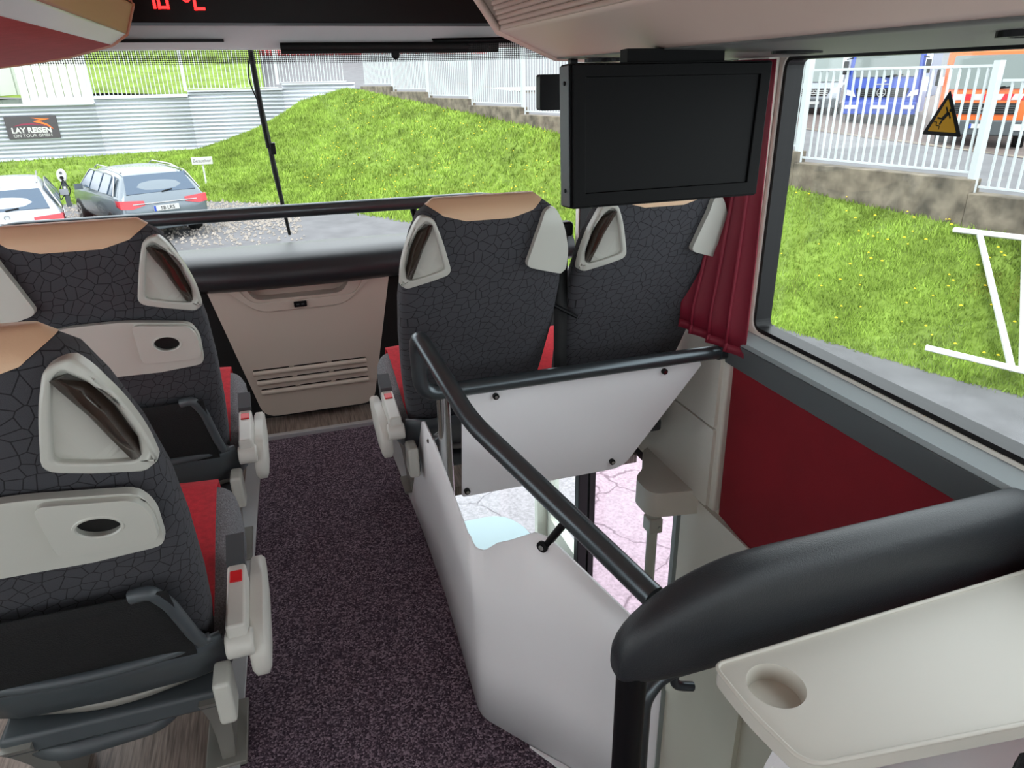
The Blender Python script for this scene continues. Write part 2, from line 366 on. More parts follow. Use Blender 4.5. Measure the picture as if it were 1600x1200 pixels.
# printed dot band at the top of the windscreen
def dots():
    m = bpy.data.materials.new('frit_dots'); m.use_nodes = True; nt = m.node_tree; b = nt.nodes['Principled BSDF']
    b.inputs['Base Color'].default_value = (.01, .01, .01, 1)
    tc = nt.nodes.new('ShaderNodeTexCoord'); mp = nt.nodes.new('ShaderNodeMapping'); mp.inputs['Rotation'].default_value = (0, math.radians(45), 0)
    mp.inputs['Scale'].default_value = (190, 0, 190)
    ck = nt.nodes.new('ShaderNodeTexChecker'); ck.inputs['Scale'].default_value = 1
    nt.links.new(tc.outputs['Object'], mp.inputs[0]); nt.links.new(mp.outputs[0], ck.inputs['Vector'])
    t = nt.nodes.new('ShaderNodeBsdfTransparent'); mx = nt.nodes.new('ShaderNodeMixShader'); o = nt.nodes['Material Output']
    nt.links.new(ck.outputs['Fac'], mx.inputs[0]); nt.links.new(t.outputs[0], mx.inputs[1]); nt.links.new(b.outputs[0], mx.inputs[2]); nt.links.new(mx.outputs[0], o.inputs[0])
    return m
DOTS = dots()
def wsp(x, t, off=-.006):
    c = ((x-.03)/1.22)**2; return (x, 3.40-.13*t-.36*c+off, .70+.88*t)
struct(sheet('window_windscreen_dot_band', [[wsp(WL+.04+(WR-WL-.08)*k/16, t) for k in range(17)] for t in (.905, .985)], DOTS), 'dotted black print along the windscreen top')
struct(sheet('window_windscreen_black_band', [[wsp(WL+.04+(WR-WL-.08)*k/16, t) for k in range(17)] for t in (.975, 1.0)], BLK, thick=.003), 'black upper edge of the windscreen')
bl = empty('roller_blind', (0, 3.13, 1.55)); tag(bl, 'thin black roller blind bar hanging under the pale windscreen trim', 'blind')
cyl('blind_roll', (.08, 0, .0), (.95, 0, .0), .016, BLKM, bl); box('bottom_bar', (.08, .95, -.01, .01, -.024, -.012), BLK, bl, bevel=.003)
cyl('pull_knob', (.52, -.01, -.03), (.52, .012, -.03), .017, BLK, bl, bevel=.006)
b2 = empty('blind_rail', (0, 3.14, 1.575)); tag(b2, 'slim black blind rail on the trim beside the red lined rack', 'blind'); box('rail', (-.55, -.12, -.01, .01, -.006, .004), BLK, b2)
# ledge
rows = []
for k in range(25):
    x = WL+.02+(WR-WL-.04)*k/24
    d = .035*math.exp(-((x-.03)/.36)**4)
    yf = 2.93-d
    rows.append([(x, 3.40, .66), (x, yf+.06, .66), (x, yf+.012, .685), (x, yf, .72), (x, yf+.012, .755), (x, yf+.05, .782), (x, yf+.13, .792), (x, 3.2, .785), (x, 3.40, .755)])
struct(loft('ledge_front', rows, LEDGE, smooth=70), 'black padded ledge under the windscreen')
# front panel
fp = empty('heater_console', (0, 0, 0)); tag(fp, 'greige moulded panel with vent slots below the black windscreen ledge', 'panel')
def fpm(u, v, w): return (u, 3.10-.19*v+w, v)
holes = []
for i, (z, a, b) in enumerate(((.275, -.215, .27), (.225, -.205, .272), (.175, -.195, .274))): holes.append(rounded([(a, z), (b, z), (b, z+.013), (a, z+.013)], .005))
rec = rounded([(-.20, .705), (-.165, .60), (.205, .60), (.25, .705)], [0, .05, .05, 0])
plate('body', rounded([(-.335, .70), (-.2, .04), (.29, .04), (.40, .70)], [.01, .06, .06, .01]), holes+[rounded([(-.19, .692), (-.16, .61), (.20, .61), (.24, .692)], [.01, .04, .04, .01])], fpm, 0, .02, GREIGE, fp, bevel=.005)
plate('recess', rounded([(-.20, .70), (-.17, .60), (.21, .60), (.25, .70)], .02), [], fpm, .06, .065, GREIGE, fp)
for sgn, lp in ((0, rounded([(-.19, .692), (-.16, .61), (.20, .61), (.24, .692)], [.01, .04, .04, .01])),):
    vs = [fpm(u, v, .015) for u, v in lp]; vs2 = [fpm(u, v*.9+.066, .062) for u, v in lp]
    loft('recess_wall', [vs, vs2], GREIGE, fp, caps=False)
plate('raised_field', rounded([(-.29, .70), (-.15, .555), (.20, .555), (.36, .70), (.3, .70), (.25, .60), (-.17, .60), (-.23, .70)], [0, .05, .05, 0, 0, .04, .04, 0]), [], fpm, -.008, .002, GREIGE, fp, bevel=.006)
for z, a, b in ((.275, -.215, .27), (.225, -.205, .272), (.175, -.195, .274)):
    tube('vent_lip', [fpm(a, z-.005, .0), fpm(b, z-.005, .0)], .011, GREIGE, fp)
    for k in range(1, 3): 
        xx = a+(b-a)*k/3; plate('vent_divider', [(xx-.01, z-.004), (xx+.01, z-.004), (xx+.01, z+.018), (xx-.01, z+.018)], [], fpm, .001, .012, GREIGE, fp)
plate('vent_backing', [(-.25, .15), (.29, .15), (.29, .32), (-.25, .32)], [], fpm, .05, .055, BLKM, fp)
sk = plate('socket', rounded([(-.006, .568), (.046, .568), (.046, .592), (-.006, .592)], .004), [], fpm, -.016, .0, BLK, fp)
for xx in (.010, .030): plate('socket_port', [(xx-.006, .577), (xx+.006, .577), (xx+.006, .583), (xx-.006, .583)], [], fpm, -.018, -.016, PLD, sk)
struct(box('wall_front_lower', (WL, WR, 3.16, 3.22, .0, .67), BLKM), 'dark front bulkhead behind the greige panel')
tag(tube('front_grab_bar', [(-1.05, 3.12, .80), (-1.0, 3.02, .955), (.90, 3.0, .955), (1.18, 3.05, .80)], .026, RAILM, fil=.12), 'long anthracite grab bar across the windscreen above the ledge', 'rail')
bb = bpy.data.objects['front_grab_bar']
for x in (-.52, .52): tube('bracket', [(x, 3.0, .95), (x+.05, 3.12, .79)], .014, BLK, bb)
# wiper outside
wp = empty('windscreen_wiper', (0, 0, 0)); tag(wp, 'black wiper upright across the windscreen', 'wiper')
tube('arm', [(-.035, 3.44, 1.60), (-.026, 3.48, 1.32), (-.018, 3.50, 1.16)], [.011, .012, .009], BLK, wp)
tube('blade', [(-.022, 3.51, 1.32), (-.005, 3.53, 1.05), (.020, 3.55, .76)], [.009, .012, .007], BLKM, wp)
box('joint', (-.012, .012, 3.50, 3.53, 1.13, 1.18), BLK, wp, bevel=.003); tube('hose', [(-.035, 3.43, 1.55), (-.062, 3.44, 1.45), (-.030, 3.46, 1.34)], .003, BLK, wp, fil=.06)

# ------------------------------------------------------------------ luggage racks
def rack(name, prof, y0, endf, mats, parent=None):
    """strips of a cross-section profile extruded along Y from y0 to endf(x,z); one part per strip"""
    root = empty(name)
    for (nm, (xa, za), (xb, zb), m) in mats:
        N = 10; secs = []
        A = [(xa+(xb-xa)*i/N, za+(zb-za)*i/N) for i in range(N+1)]
        rows = [[(x, y0, z) for x, z in A]]
        for t in (.5, .85, 1): rows.append([(x, y0+(endf(x, z)-y0)*t, z) for x, z in A])
        sheet(nm, rows, m, root, thick=.006)
    return root
def endL(x, z):   # front end of the left rack, sweeping forward towards the wall
    pts = [(-.22, 2.05), (-.30, 2.30), (-.40, 2.50), (-.58, 2.82), (-.76, 2.93), (-1.25, 2.95)]
    for (a, ya), (b, yb) in zip(pts, pts[1:]):
        if b <= x <= a: return ya+(yb-ya)*(a-x)/(a-b)
    return pts[0][1] if x > -.22 else 2.95
rl = rack('luggage_rack', None, YB, endL, [('red_underside', (-.40, 1.535), (-1.18, 1.452), REDL), ('pale_edge_strip', (-.34, 1.556), (-.40, 1.535), WHITE), ('brown_fascia', (-.30, 1.62), (-.34, 1.556), RACKB), ('upper_fascia', (-.31, 1.79), (-.30, 1.625), RACKB)])
tag(rl, 'overhead rack with a red lined underside and tan edge above the left seats', 'luggage rack')
cap = [(-.31, 1.78), (-.30, 1.62), (-.34, 1.556), (-.40, 1.535), (-.58, 1.516), (-.76, 1.497), (-1.18, 1.452)]
ep = [(x, endL(x, z)+.004, z) for x, z in cap]
tube('end_trim', ep[1:], .008, RACKB, rl, n=8)
sheet('end_face', [ep, [(x, endL(x, z)+.03, 1.792) for x, z in cap]], RACKB, rl, thick=.004)
def endR(x, z): return 1.90+.35*max(0, (x-.56))
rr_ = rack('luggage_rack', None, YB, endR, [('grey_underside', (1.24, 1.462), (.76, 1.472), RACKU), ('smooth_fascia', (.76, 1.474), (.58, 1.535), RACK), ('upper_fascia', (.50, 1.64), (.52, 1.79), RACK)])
tag(rr_, 'cream overhead rack with ribbed fascia above the stairwell and hanging screen', 'luggage rack')
for i in range(11):
    a, b = i/11, (i+.72)/11
    xa, za, xb, zb = .58-.08*a, 1.535+.105*a, .58-.08*b, 1.535+.105*b
    sheet('fascia_rib', [[(xa, y, za), ((xa+xb)/2-.004, y, (za+zb)/2-.003), (xb, y, zb)] for y in (YB, 1.86-.01*i)], RACK, rr_, thick=.004)
sheet('rib_backing', [[(.588, y, 1.54), (.508, y, 1.645)] for y in (YB, 1.84)], RACKU, rr_, thick=.003)
capR = [(.52, 1.79), (.50, 1.64), (.58, 1.535), (.76, 1.474), (1.0, 1.467), (1.24, 1.462)]
epR = [(x, endR(x, z), z) for x, z in capR]
tube('end_trim', epR, .011, RACK, rr_, n=8)
sheet('end_face', [epR, [(x, endR(x, z)+.03, 1.792) for x, z in capR]], RACK, rr_, thick=.004)
for k, (x, y) in enumerate(((1.05, 1.35), (.86, 1.88), (.95, .75))):
    s_ = plate('lamp_ring', circ(x, y, .05, .05), [circ(x, y, .036)], fz(1.458), 0, .008, BLK, rr_); plate('lens', circ(x, y, .036), [], fz(1.462), 0, .003, PLD, s_)
# ------------------------------------------------------------------ hanging screen
tv = empty('ceiling_monitor', (.780, 1.36, 1.312), rot=(math.radians(-3), 0, math.radians(1))); tag(tv, 'large black flat monitor hanging under the ribbed rack', 'monitor')
tvw, tvh = .225, .135
TVB = mat('monitor_black', (7, 7, 8), .5, spec=.12)
plate('casing', rounded([(-tvw, -tvh), (tvw-.012, -tvh), (tvw+.004, tvh), (-tvw, tvh)], .006), [], fy(0), 0, .048, TVB, tv, bevel=.004)
plate('bezel', [(-tvw+.003, -tvh+.003), (tvw-.014, -tvh+.003), (tvw, tvh-.003), (-tvw+.003, tvh-.003)], [[(-tvw+.03, -tvh+.03), (tvw-.04, -tvh+.03), (tvw-.026, tvh-.026), (-tvw+.03, tvh-.026)]], fy(0), -.007, .001, TVB, tv, bevel=.002)
plate('screen', [(-tvw+.028, -tvh+.028), (tvw-.038, -tvh+.028), (tvw-.024, tvh-.024), (-tvw+.028, tvh-.024)], [], fy(0), -.002, .0, mat('screen_black', (5, 5, 6), .45, spec=.12), tv)
box('side_strip', (-tvw-.003, -tvw+.0, .003, .046, -tvh+.004, tvh-.004), PLD, tv, bevel=.001)
for z in (-.1, .1): cyl('screw', (-tvw-.005, .02, z), (-tvw-.002, .02, z), .004, TVB, tv)
box('mount', (-.1, .12, .01, .04, tvh-.002, tvh+.025), TVB, tv)
sm = tag(plate('small_monitor', rounded([(.70, 1.341), (.863, 1.341), (.863, 1.431), (.70, 1.431)], .008), [], fy(1.93), 0, .03, BLK, bevel=.004), 'small black box hanging in front of the windscreen beside the large monitor', 'monitor')
box('bracket', (.79, .81, 1.935, 1.955, 1.43, 1.475), BLK, sm)
# ------------------------------------------------------------------ curtain
rows = []
for i in range(15):
    t = i/14; z = 1.455-.765*t; row = []
    for k in range(61):
        s = k/60; fl = .35+.65*min(1, t*1.3+.15)
        q = min(1, t*1.15)**1.5
        x = 1.203-(1-s)*(.03+.065*q)+.010*math.sin(s*21)*fl
        y = 1.630+(1-s)*(.12+.05*q)+.014*math.cos(s*21+.5)*fl
        row.append((x, y, z-.05*(1-s)*(-1 if t > .9 else 0)))
    rows.append(row)
cu = tag(sheet('curtain', rows, CURT, smooth=80, thick=.003), 'dark red curtain gathered at the pillar beside the right window', 'curtain')
sheet('hem', [[(x-.001, y, z+.003) for x, y, z in rows[-1]], [(x-.003, y, z-.022) for x, y, z in rows[-1]]], CURT, cu, smooth=80, thick=.005)

# ================================================================== SEATS
ZS = [.40, .44, .50, .56, .62, .70, .78, .84, .90, .95, 1.0, 1.04, 1.08, 1.105, 1.125, 1.140, 1.150, 1.155]
def itp(z, T):
    for (a, va), (b, vb) in zip(T, T[1:]):
        if z <= b: return va+(vb-va)*max(0, (z-a))/(b-a)
    return T[-1][1]
YR = [(.40, .245), (.50, .21), (.62, .155), (.78, .08), (.90, .03), (1.0, -.008), (1.08, -.028), (1.13, -.03), (1.155, .005)]
TH = [(.40, .11), (.5, .12), (.9, .115), (1.0, .11), (1.08, .10), (1.13, .085), (1.155, .03)]
WD = [(.40, .19), (.5, .202), (.62, .214), (.78, .224), (.9, .224), (1.0, .213), (1.08, .192), (1.125, .172), (1.155, .13)]
def rear(x, z, off=0):
    wd = itp(z, WD); t = itp(z, TH); q = min(.985, abs(x)/wd)
    return itp(z, YR)+t/2-t/2*(1-q**4)**.25-off
def make_seat(label, s, tray, armrest):
    """s=+1: aisle on the +x side; local origin on the floor below the shoulder"""
    root = empty('coach_seat'); tag(root, label, 'seat', 'coach seats of the upper deck')
    # backrest split into fabric and leather cap by clean cuts
    bm = bmesh.new(); n = 40; secs = []
    for z in ZS:
        wd, t, y0 = itp(z, WD), itp(z, TH), itp(z, YR); sec = []
        for k in range(n):
            a = 2*math.pi*k/n; c, d = math.cos(a), math.sin(a)
            sec.append(bm.verts.new((s*wd*math.copysign(abs(c)**.5, c), y0+t/2+t/2*math.copysign(abs(d)**.5, d), z)))
        secs.append(sec)
    for i in range(len(secs)-1):
        for k in range(n): bm.faces.new((secs[i][k], secs[i][(k+1) % n], secs[i+1][(k+1) % n], secs[i+1][k]))
    bm.faces.new(secs[0]); bm.faces.new(secs[-1])
    bmesh.ops.recalc_face_normals(bm, faces=bm.faces)
    planes = [((0, 0, 1.103), Vector((0, 0, 1)))]+[((sx*.09, 0, 1.103), Vector((-sx*.66, 0, 1)).normalized()) for sx in (1, -1)]+[((sx*.058, 0, 1.103), Vector((-sx*.28, 0, 1)).normalized()) for sx in (1, -1)]
    for co, no in planes: bmesh.ops.bisect_plane(bm, geom=bm.verts[:]+bm.edges[:]+bm.faces[:], plane_co=co, plane_no=no)
    me2 = bm.copy()
    def inside(f): 
        c = f.calc_center_median(); return all((c-Vector(co)).dot(no) > 0 for co, no in planes)
    bmesh.ops.delete(bm, geom=[f for f in bm.faces if inside(f)], context='FACES')
    bmesh.ops.delete(me2, geom=[f for f in me2.faces if not inside(f)], context='FACES')
    me = bpy.data.meshes.new('backrest'); bm.to_mesh(me); bm.free(); link('backrest', me, FAB, root, smooth=60)
    for v in me2.verts: v.co += v.normal*.0015
    me = bpy.data.meshes.new('headrest'); me2.to_mesh(me); me2.free(); hd = link('headrest', me, TAN, root, smooth=60)
    # shoulder grips
    def bent(sd): return lambda u, v, w: (s*sd*u, rear(u, v)-w, v)
    out = rounded([(.098, .972), (.150, .955), (.212, .935), (.226, .945), (.224, 1.0), (.208, 1.06), (.186, 1.105), (.168, 1.127), (.142, 1.118), (.122, 1.06)], [.02, 0, .01, .012, .03, .03, .03, .02, .02, .03], 4)
    hole = rounded([(.116, .986), (.160, .972), (.208, .958), (.2125, 1.0), (.199, 1.055), (.178, 1.095), (.160, 1.112), (.148, 1.105), (.134, 1.055)], .012, 4)
    gr = plate('shoulder_grip', out, [hole], bent(1), -.006, .024, PLG, root, bevel=.005)
    plate('grip_recess', hole, [], bent(1), -.002, .0105, PLG, gr)
    gb = [(.152, 1.104), (.166, 1.085), (.184, 1.045), (.197, 1.0), (.205, .966)]
    wdt = [.012, .018, .017, .014, .011]
    secs2 = []
    for (u, v), ww in zip(gb, wdt): secs2.append([(s*(u-ww), rear(u-ww, v)-.006, v-.004), (s*(u-ww*.6), rear(u, v)-.024, v-.002), (s*(u+ww*.4), rear(u, v)-.027, v), (s*(u+ww*.8), rear(u+ww*.8, v)-.010, v)])
    loft('grip_bar', secs2, BRN, gr, smooth=80)
    plate('shoulder_cover', out, [], bent(-1), -.006, .02, PLG, root, bevel=.006)
    # cushion
    cs = []
    for y, z0, z1, wd in ((.275, .34, .435, .19), (.29, .315, .455, .215), (.36, .305, .475, .236), (.52, .305, .52, .241), (.65, .315, .545, .241), (.70, .345, .53, .23), (.715, .39, .48, .20)):
        sec = []
        for k in range(28):
            a = 2*math.pi*k/28; c, d = math.cos(a), math.sin(a)
            sec.append((s*wd*math.copysign(abs(c)**.45, c), y, (z0+z1)/2+(z1-z0)/2*math.copysign(abs(d)**.45, d)))
        cs.append(sec)
    loft('cushion', cs, FABS, root)
    sheet('cushion_insert', [[(s*x, y, z-(.006 if abs(x) > .19 else 0)) for x in (-.198, -.1, 0, .1, .198)] for y, z in ((.29, .466), (.36, .480), (.52, .526), (.65, .551), (.695, .543), (.722, .49), (.722, .42))], RED, root, thick=.008)
    # red front of the backrest wing, seen past the fabric edge
    sheet('back_insert', [[(s*(x*itp(z, WD)), itp(z, YR)+itp(z, TH)+.004, z) for x in (-.78, -.3, .3, .78)] for z in (.48, .6, .75, .9, 1.0, 1.05)], RED, root, thick=.01)
    # lower structure
    box('seat_frame', (-.20, .20, .24, .60, .27, .315), PLD, root, bevel=.01)
    for xx, nm in ((.17, 1), (-.17, 0)):
        lf = [[(s*(xx+dx*(1.25-.55*t)+.03*t*nm-.05*t*nm), (.30 if tray else .60)+(.12*t if tray else 0)+dy*(.075-.03*math.sin(t*3)), .30*(1-t)+.008*t) for dx, dy in ((-.02, -1), (.02, -1), (.02, 1), (-.02, 1))] for t in (0, .15, .4, .7, .93, 1)]
        lg = loft('leg', lf, LEGM, root, smooth=40)
        if nm:
            box('foot_plate', tuple(sorted((s*.10, s*.19)))+((.33, .52) if tray else (.56, .68))+(.001, .014), LEGM, lg, bevel=.003); cyl('foot_bolt', (s*.145, .36 if tray else .66, .012), (s*.145, .36 if tray else .66, .02), .009, CHROME, lg, n=8)
    sh = [[(s*.215, itp(z, YR)-.004+dy, z), (s*.15, itp(z, YR)-.026+dy, z), (0, itp(z, YR)-.034+dy, z), (-s*.15, itp(z, YR)-.026+dy, z), (-s*.215, itp(z, YR)-.004+dy, z)] for z, dy in ((.475, .0), (.44, .0), (.40, .01), (.36, .03), (.345, .06))]
    sheet('lower_shell', sh, PLD, root, thick=.012)
    tube('frame_tube', [(s*.2, .30, .335), (0, .25, .335), (-s*.2, .30, .335)], .012, LEGM, root, fil=.08)
    if tray:
        def tb(u, v, w): return (s*u, itp(v, [(.40, .245), (.62, .155), (.78, .08), (.9, .03), (1., -.008)])-.006-w, v)
        ot = rounded([(-.212, .785), (.10, .78), (.202, .79), (.208, .875), (.195, .912), (.06, .932), (-.06, .932), (-.17, .905), (-.215, .86)], [.02, 0, .02, .02, .02, .03, .03, .03, .02], 4)
        tt = plate('tray_table', ot, [], tb, .0, .020, PLG, root, bevel=.006)
        hl = circ(.136, .868, .029, .021, 28)
        cp = plate('cup_holder', rounded([(.07, .815), (.20, .812), (.206, .870), (.194, .908), (.075, .925)], .018, 5), [hl], tb, .018, .034, PLG, tt, bevel=.006)
        plate('cup_opening', hl, [], tb, .0195, .0215, BLKM, tt)
        tube('cup_rim', [tb(u, v-.002, .033) for u, v in circ(.136, .868, .030, .022, 28)]+[tb(.166, .866, .033)], .003, PLG, tt, n=6)
        box('latch_slot', tuple(sorted((s*.098, s*.102)))+(.058, .066, .79, .806), BLKM, tt)
        # net pocket with its frame
        net = [[(s*x, itp(z, YR)-.018-(.014 if abs(x) < .2 else 0), z) for x in (-.205, -.14, -.07, 0, .07, .14, .175)] for z in (.46, .52, .58, .64, .675)]
        sheet('net_pocket', net, NET, root, thick=.004)
        fr = [(s*.120, .105, .672), (s*.150, .100, .678), (s*.166, .125, .63), (s*.180, .18, .51), (s*.185, .20, .478)]
        tube('pocket_arm', fr, .012, PLD, root, fil=.02, n=10)
        tube('pocket_rim', [(s*.20, .205, .478), (s*.12, .185, .474), (0, .178, .472), (-s*.12, .185, .474), (-s*.2, .205, .478)], .010, PLD, root, fil=.05, n=10)
        fb = tube('footrest', [(s*.10, .30, .262), (s*.06, .262, .252), (-s*.12, .25, .248), (-s*.18, .30, .258)], .020, PLD, root, fil=.05)
        tube('footrest_arm', [(s*.04, .262, .252), (s*.02, .33, .29)], .012, BLK, fb); tube('footrest_arm', [(-s*.12, .252, .25), (-s*.12, .33, .29)], .012, BLK, fb)
    if armrest:
        ar = loft('armrest', [[(s*(.278+dx*wd), y, zc+dz*hh) for dx, dz in ((-1, -.6), (-.6, -1), (.6, -1), (1, -.6), (1, .6), (.6, 1), (-.6, 1), (-1, .6))] for y, zc, wd, hh in ((.19, .40, .012, .02), (.20, .405, .018, .04), (.26, .415, .02, .05), (.38, .435, .02, .035), (.46, .44, .016, .022), (.475, .44, .008, .012))], PLW, root, smooth=50)
        cyl('pivot', (s*.222, .21, .445), (s*.272, .21, .445), .026, PLW, ar, bevel=.004)
        box('side_cover', tuple(sorted((s*.19, s*.222)))+(.16, .23, .30, .40), PLG, root, bevel=.008)
        bk = hexa('buckle', [(s*x, y, z) for x, y, z in ((.226, .20, .445), (.228, .20, .495), (.226, .37, .44), (.228, .37, .515), (.266, .20, .445), (.264, .20, .495), (.266, .37, .44), (.264, .37, .515))], PLW, root, bevel=.006)
        bt = hexa('release_button', [(s*x, y, z) for x, y, z in ((.234, .315, .50), (.234, .315, .512), (.234, .345, .50), (.234, .345, .516), (.258, .315, .50), (.258, .315, .512), (.258, .345, .50), (.258, .345, .516))], mat('buckle_red', (215, 20, 30), .3), bk, bevel=.002)
        hexa('belt_tongue', [(s*x, y, z) for x, y, z in ((.232, .37, .475), (.232, .37, .515), (.232, .43, .49), (.232, .43, .535), (.260, .37, .475), (.260, .37, .515), (.260, .43, .49), (.260, .43, .535))], BLK, bk, bevel=.003)
        plate('tongue_frame', [(.365, .51), (.365, .525), (.43, .548), (.43, .533)], [], lambda u, v, w: (s*(.228+w), u, v), 0, .036, PLD, bk)
    return root
sA = make_seat('nearest coach seat, cut by the left picture edge, tray and net on back', 1, True, True); sA.location = (-.435, .95, 0)
sB = make_seat('left front-row coach seat behind the ledge, with grey tray and oval cup hole', 1, True, True); sB.location = (-.435, 1.735, 0)
sC = make_seat('right front-row aisle seat without tray, behind the looped handrail', -1, False, True); sC.location = (.485, 1.735, 0)
sD = make_seat('right front-row window seat beside the red curtain, below the hanging monitor', -1, False, False); sD.location = (.97, 1.735, 0)
# belt between the front right seats
bt = empty('seat_belt', (.725, 1.80, 0)); tag(bt, 'black seat belt hanging between the two right front seats', 'seat belt')
sheet('webbing', [[(x, .03-.0*z, z) for x in (-.02, .02)] for z in (.35, .6, .85, 1.02)], BLKM, bt, thick=.003)
box('guide', (-.025, .03, .01, .05, 1.02, 1.06), BLK, bt, bevel=.008); tube('strap', [(-.03, .03, .83), (.04, .0, .79)], .006, BLK, bt)

# ================================================================== STAIRWELL
R_ = .0215
hr = empty('stair_handrail', (0, 0, 0)); tag(hr, 'anthracite looped tube handrail running down beside the stairwell', 'handrail')
tube('cross_rail', [(.40, 1.72, .655), (1.215, 1.72, .655)], R_, RAILM, hr)
cyl('rail_end', (1.19, 1.72, .655), (1.222, 1.72, .655), .025, RAILM, hr)
tube('handrail', [(.42, 1.72, .655), (.285, 1.715, .655), (.283, 1.705, .835), (.335, 1.38, .725), (.50, .83, .625)], R_, RAILM, hr, fil=.055, n=18)
tube('post', [(.345, 1.72, .655), (.345, 1.75, .0)], .019, CHROME, hr)
tube('standoff', [(.338, 1.745, .52), (.312, 1.80, .47)], .008, CHROME, hr)
tube('standoff', [(.436, 1.045, .662), (.407, 1.086, .580)], .008, BLK, hr)
sp = empty('stair_screen', (0, 0, 0)); tag(sp, 'white laminate screen hung below the cross rail behind the right seats', 'screen')
plate('sheet', rounded([(.385, .305), (.90, .305), (.955, .375), (1.15, .615), (1.14, .628), (.40, .628)], [.01, .06, .0, .02, .01, .01]), [], fy(1.735), 0, .006, WHITE, sp, bevel=.0015)
for x, z in ((.495, .612), (1.02, .612), (.40, .325), (.86, .335)):
    b_ = cyl('bolt', (x, 1.725, z), (x, 1.736, z), .009, BLK, sp, n=14); cyl('bolt_head', (x, 1.722, z), (x, 1.726, z), .005, CHROME, b_, n=8)
# guard sheet: left face, rounded corner, diagonal rear face
gp = empty('stair_guard', (0, 0, 0)); tag(gp, 'white bent plastic guard standing between aisle carpet and stairwell', 'guard')
path = fillet([(.312, 2.24, 0), (.312, 1.70, 0), (.293, 1.235, 0), (.56, .88, 0)], .032, 10)
P2 = []
for i in range(len(path)-1):
    k = max(1, int((path[i+1]-path[i]).length/.03))
    for j in range(k): P2.append(path[i].lerp(path[i+1], j/k))
P2.append(path[-1])
def ztop(p):
    if p.y > 1.88: return max(.02, .505-(p.y-1.88)/.36*.485)
    if p.y > 1.27 and p.x < .33: return .489+.016*min(1, (p.y-1.27)/.5)
    d = math.hypot(p.x-.293, p.y-1.235)
    return itp(d, [(0, .492), (.03, .50), (.06, .530), (.11, .56), (.155, .596), (.19, .597), (.215, .585), (.38, .49), (.54, .40)])
rows = [[], [], [], []]
for p in P2:
    zt = ztop(p)
    for q, fr_ in enumerate((0, .33, .66, 1)): rows[q].append((p.x, p.y, .004+(zt-.004)*fr_))
o = sheet('sheet', rows, WHITE, gp, smooth=60, thick=.006)
for x, y, z in ((.401, 1.09, .575),):
    nrm = Vector((-.79, -.61, 0)); a = Vector((x, y, z))
    b_ = cyl('bolt', a-nrm*.006, a+nrm*.008, .012, BLK, gp, n=16); cyl('bolt_head', a+nrm*.008, a+nrm*.011, .006, CHROME, b_, n=8)
# padded bar, posts, table
pd = empty('padded_bar', (0, 0, 0)); tag(pd, 'black padded leather bar behind the small table beside the stairwell', 'padded bar')
cen = []
for i in range(26):
    t = (i/25)**1.7; x = .405+.83*t; e = min(1, math.sqrt(max(0, 1-(1-min(1, t/.30))**2))*1.0+.02)
    zc = .597+.022*min(1, t/.30); hz = .018+.078*e; hy = .016+.028*e
    sec = []
    for k in range(24):
        a = 2*math.pi*k/24; c, d = math.cos(a), math.sin(a)
        sec.append((x, .775+hy*math.copysign(abs(c)**.7, c), zc-.035*(1-e)+hz*math.copysign(abs(d)**.7, d)))
    cen.append(sec)
loft('pad', cen, PAD, pd, smooth=80)
tube('post', [(.436, .775, .60), (.436, .775, .0)], .025, BLK, pd, n=20)
tube('inner_post', [(1.2, .83, .455), (.53, .83, .455), (.485, .82, .42), (.482, .81, .0)], .017, RAILM, pd, fil=.04)
tube('hook', [(.56, .84, .48), (.56, .84, .40), (.60, .84, .385)], .009, RAILM, pd, fil=.02)
tbl = empty('side_table', (0, 0, 0)); tag(tbl, 'greige table top with round cup recess before the black padded bar', 'table')
tz = .60
to = rounded([(.527, .690), (1.22, .703), (1.22, .42), (.87, .462), (.545, .502), (.528, .60)], [.018, .01, .01, .3, .03, .1], 8)
hole = circ(.592, .628, .042, .042, 36)
plate('top', to, [hole], fz(tz), -.028, 0, TABLE, tbl, bevel=.004)
lip = [(u, v, tz+.001) for u, v in to]; tube('raised_lip', lip+[lip[0]], .0035, TABLE, tbl, n=8)
loft('cup_recess', [[(u, v, tz-.001) for u, v in hole], [(.592+(u-.592)*.94, .628+(v-.628)*.94, tz-.03) for u, v in hole]], TABLE, tbl, caps=False)
plate('cup_floor', circ(.592, .628, .041, .041, 36), [], fz(tz-.03), -.002, 0, TABLE, tbl)
plate('support_panel', rounded([(.56, .02), (1.2, .02), (1.2, .575), (.64, .575), (.57, .45)], [.01, .01, .01, .05, .1]), [], fy(.60), 0, .012, WHITE, tbl, bevel=.003)
nb = tag(sheet('net_bag', [[(x, .44+.01*math.sin(x*60), z) for x in [.74+.02*k for k in range(24)]] for z in (.40, .46, .52, .56)], NET, thick=.004), 'black net bag under the table edge at the lower right corner', 'net')
# bracket housing and pole
gpn = empty('grab_pole', (0, 0, 0)); tag(gpn, 'pale grey grab pole with clamp under a cream bracket in the stairwell', 'pole')
plate('bracket_housing', rounded([(1.06, 1.83), (1.245, 1.80), (1.245, 2.16), (1.18, 2.12), (1.12, 2.0), (1.06, 1.95)], [.05, .01, .01, .02, .06, .05], 6), [], fz(0), .02, .115, PILLAR, gpn, bevel=.012)
cyl('pole', (1.108, 1.885, .04), (1.108, 1.885, -1.85), .019, PLG, gpn)
box('clamp', (1.082, 1.134, 1.857, 1.913, -.075, -.015), PLG, gpn, bevel=.006); cyl('clamp_screw', (1.12, 1.853, -.05), (1.12, 1.86, -.05), .007, CHROME, gpn, n=10)
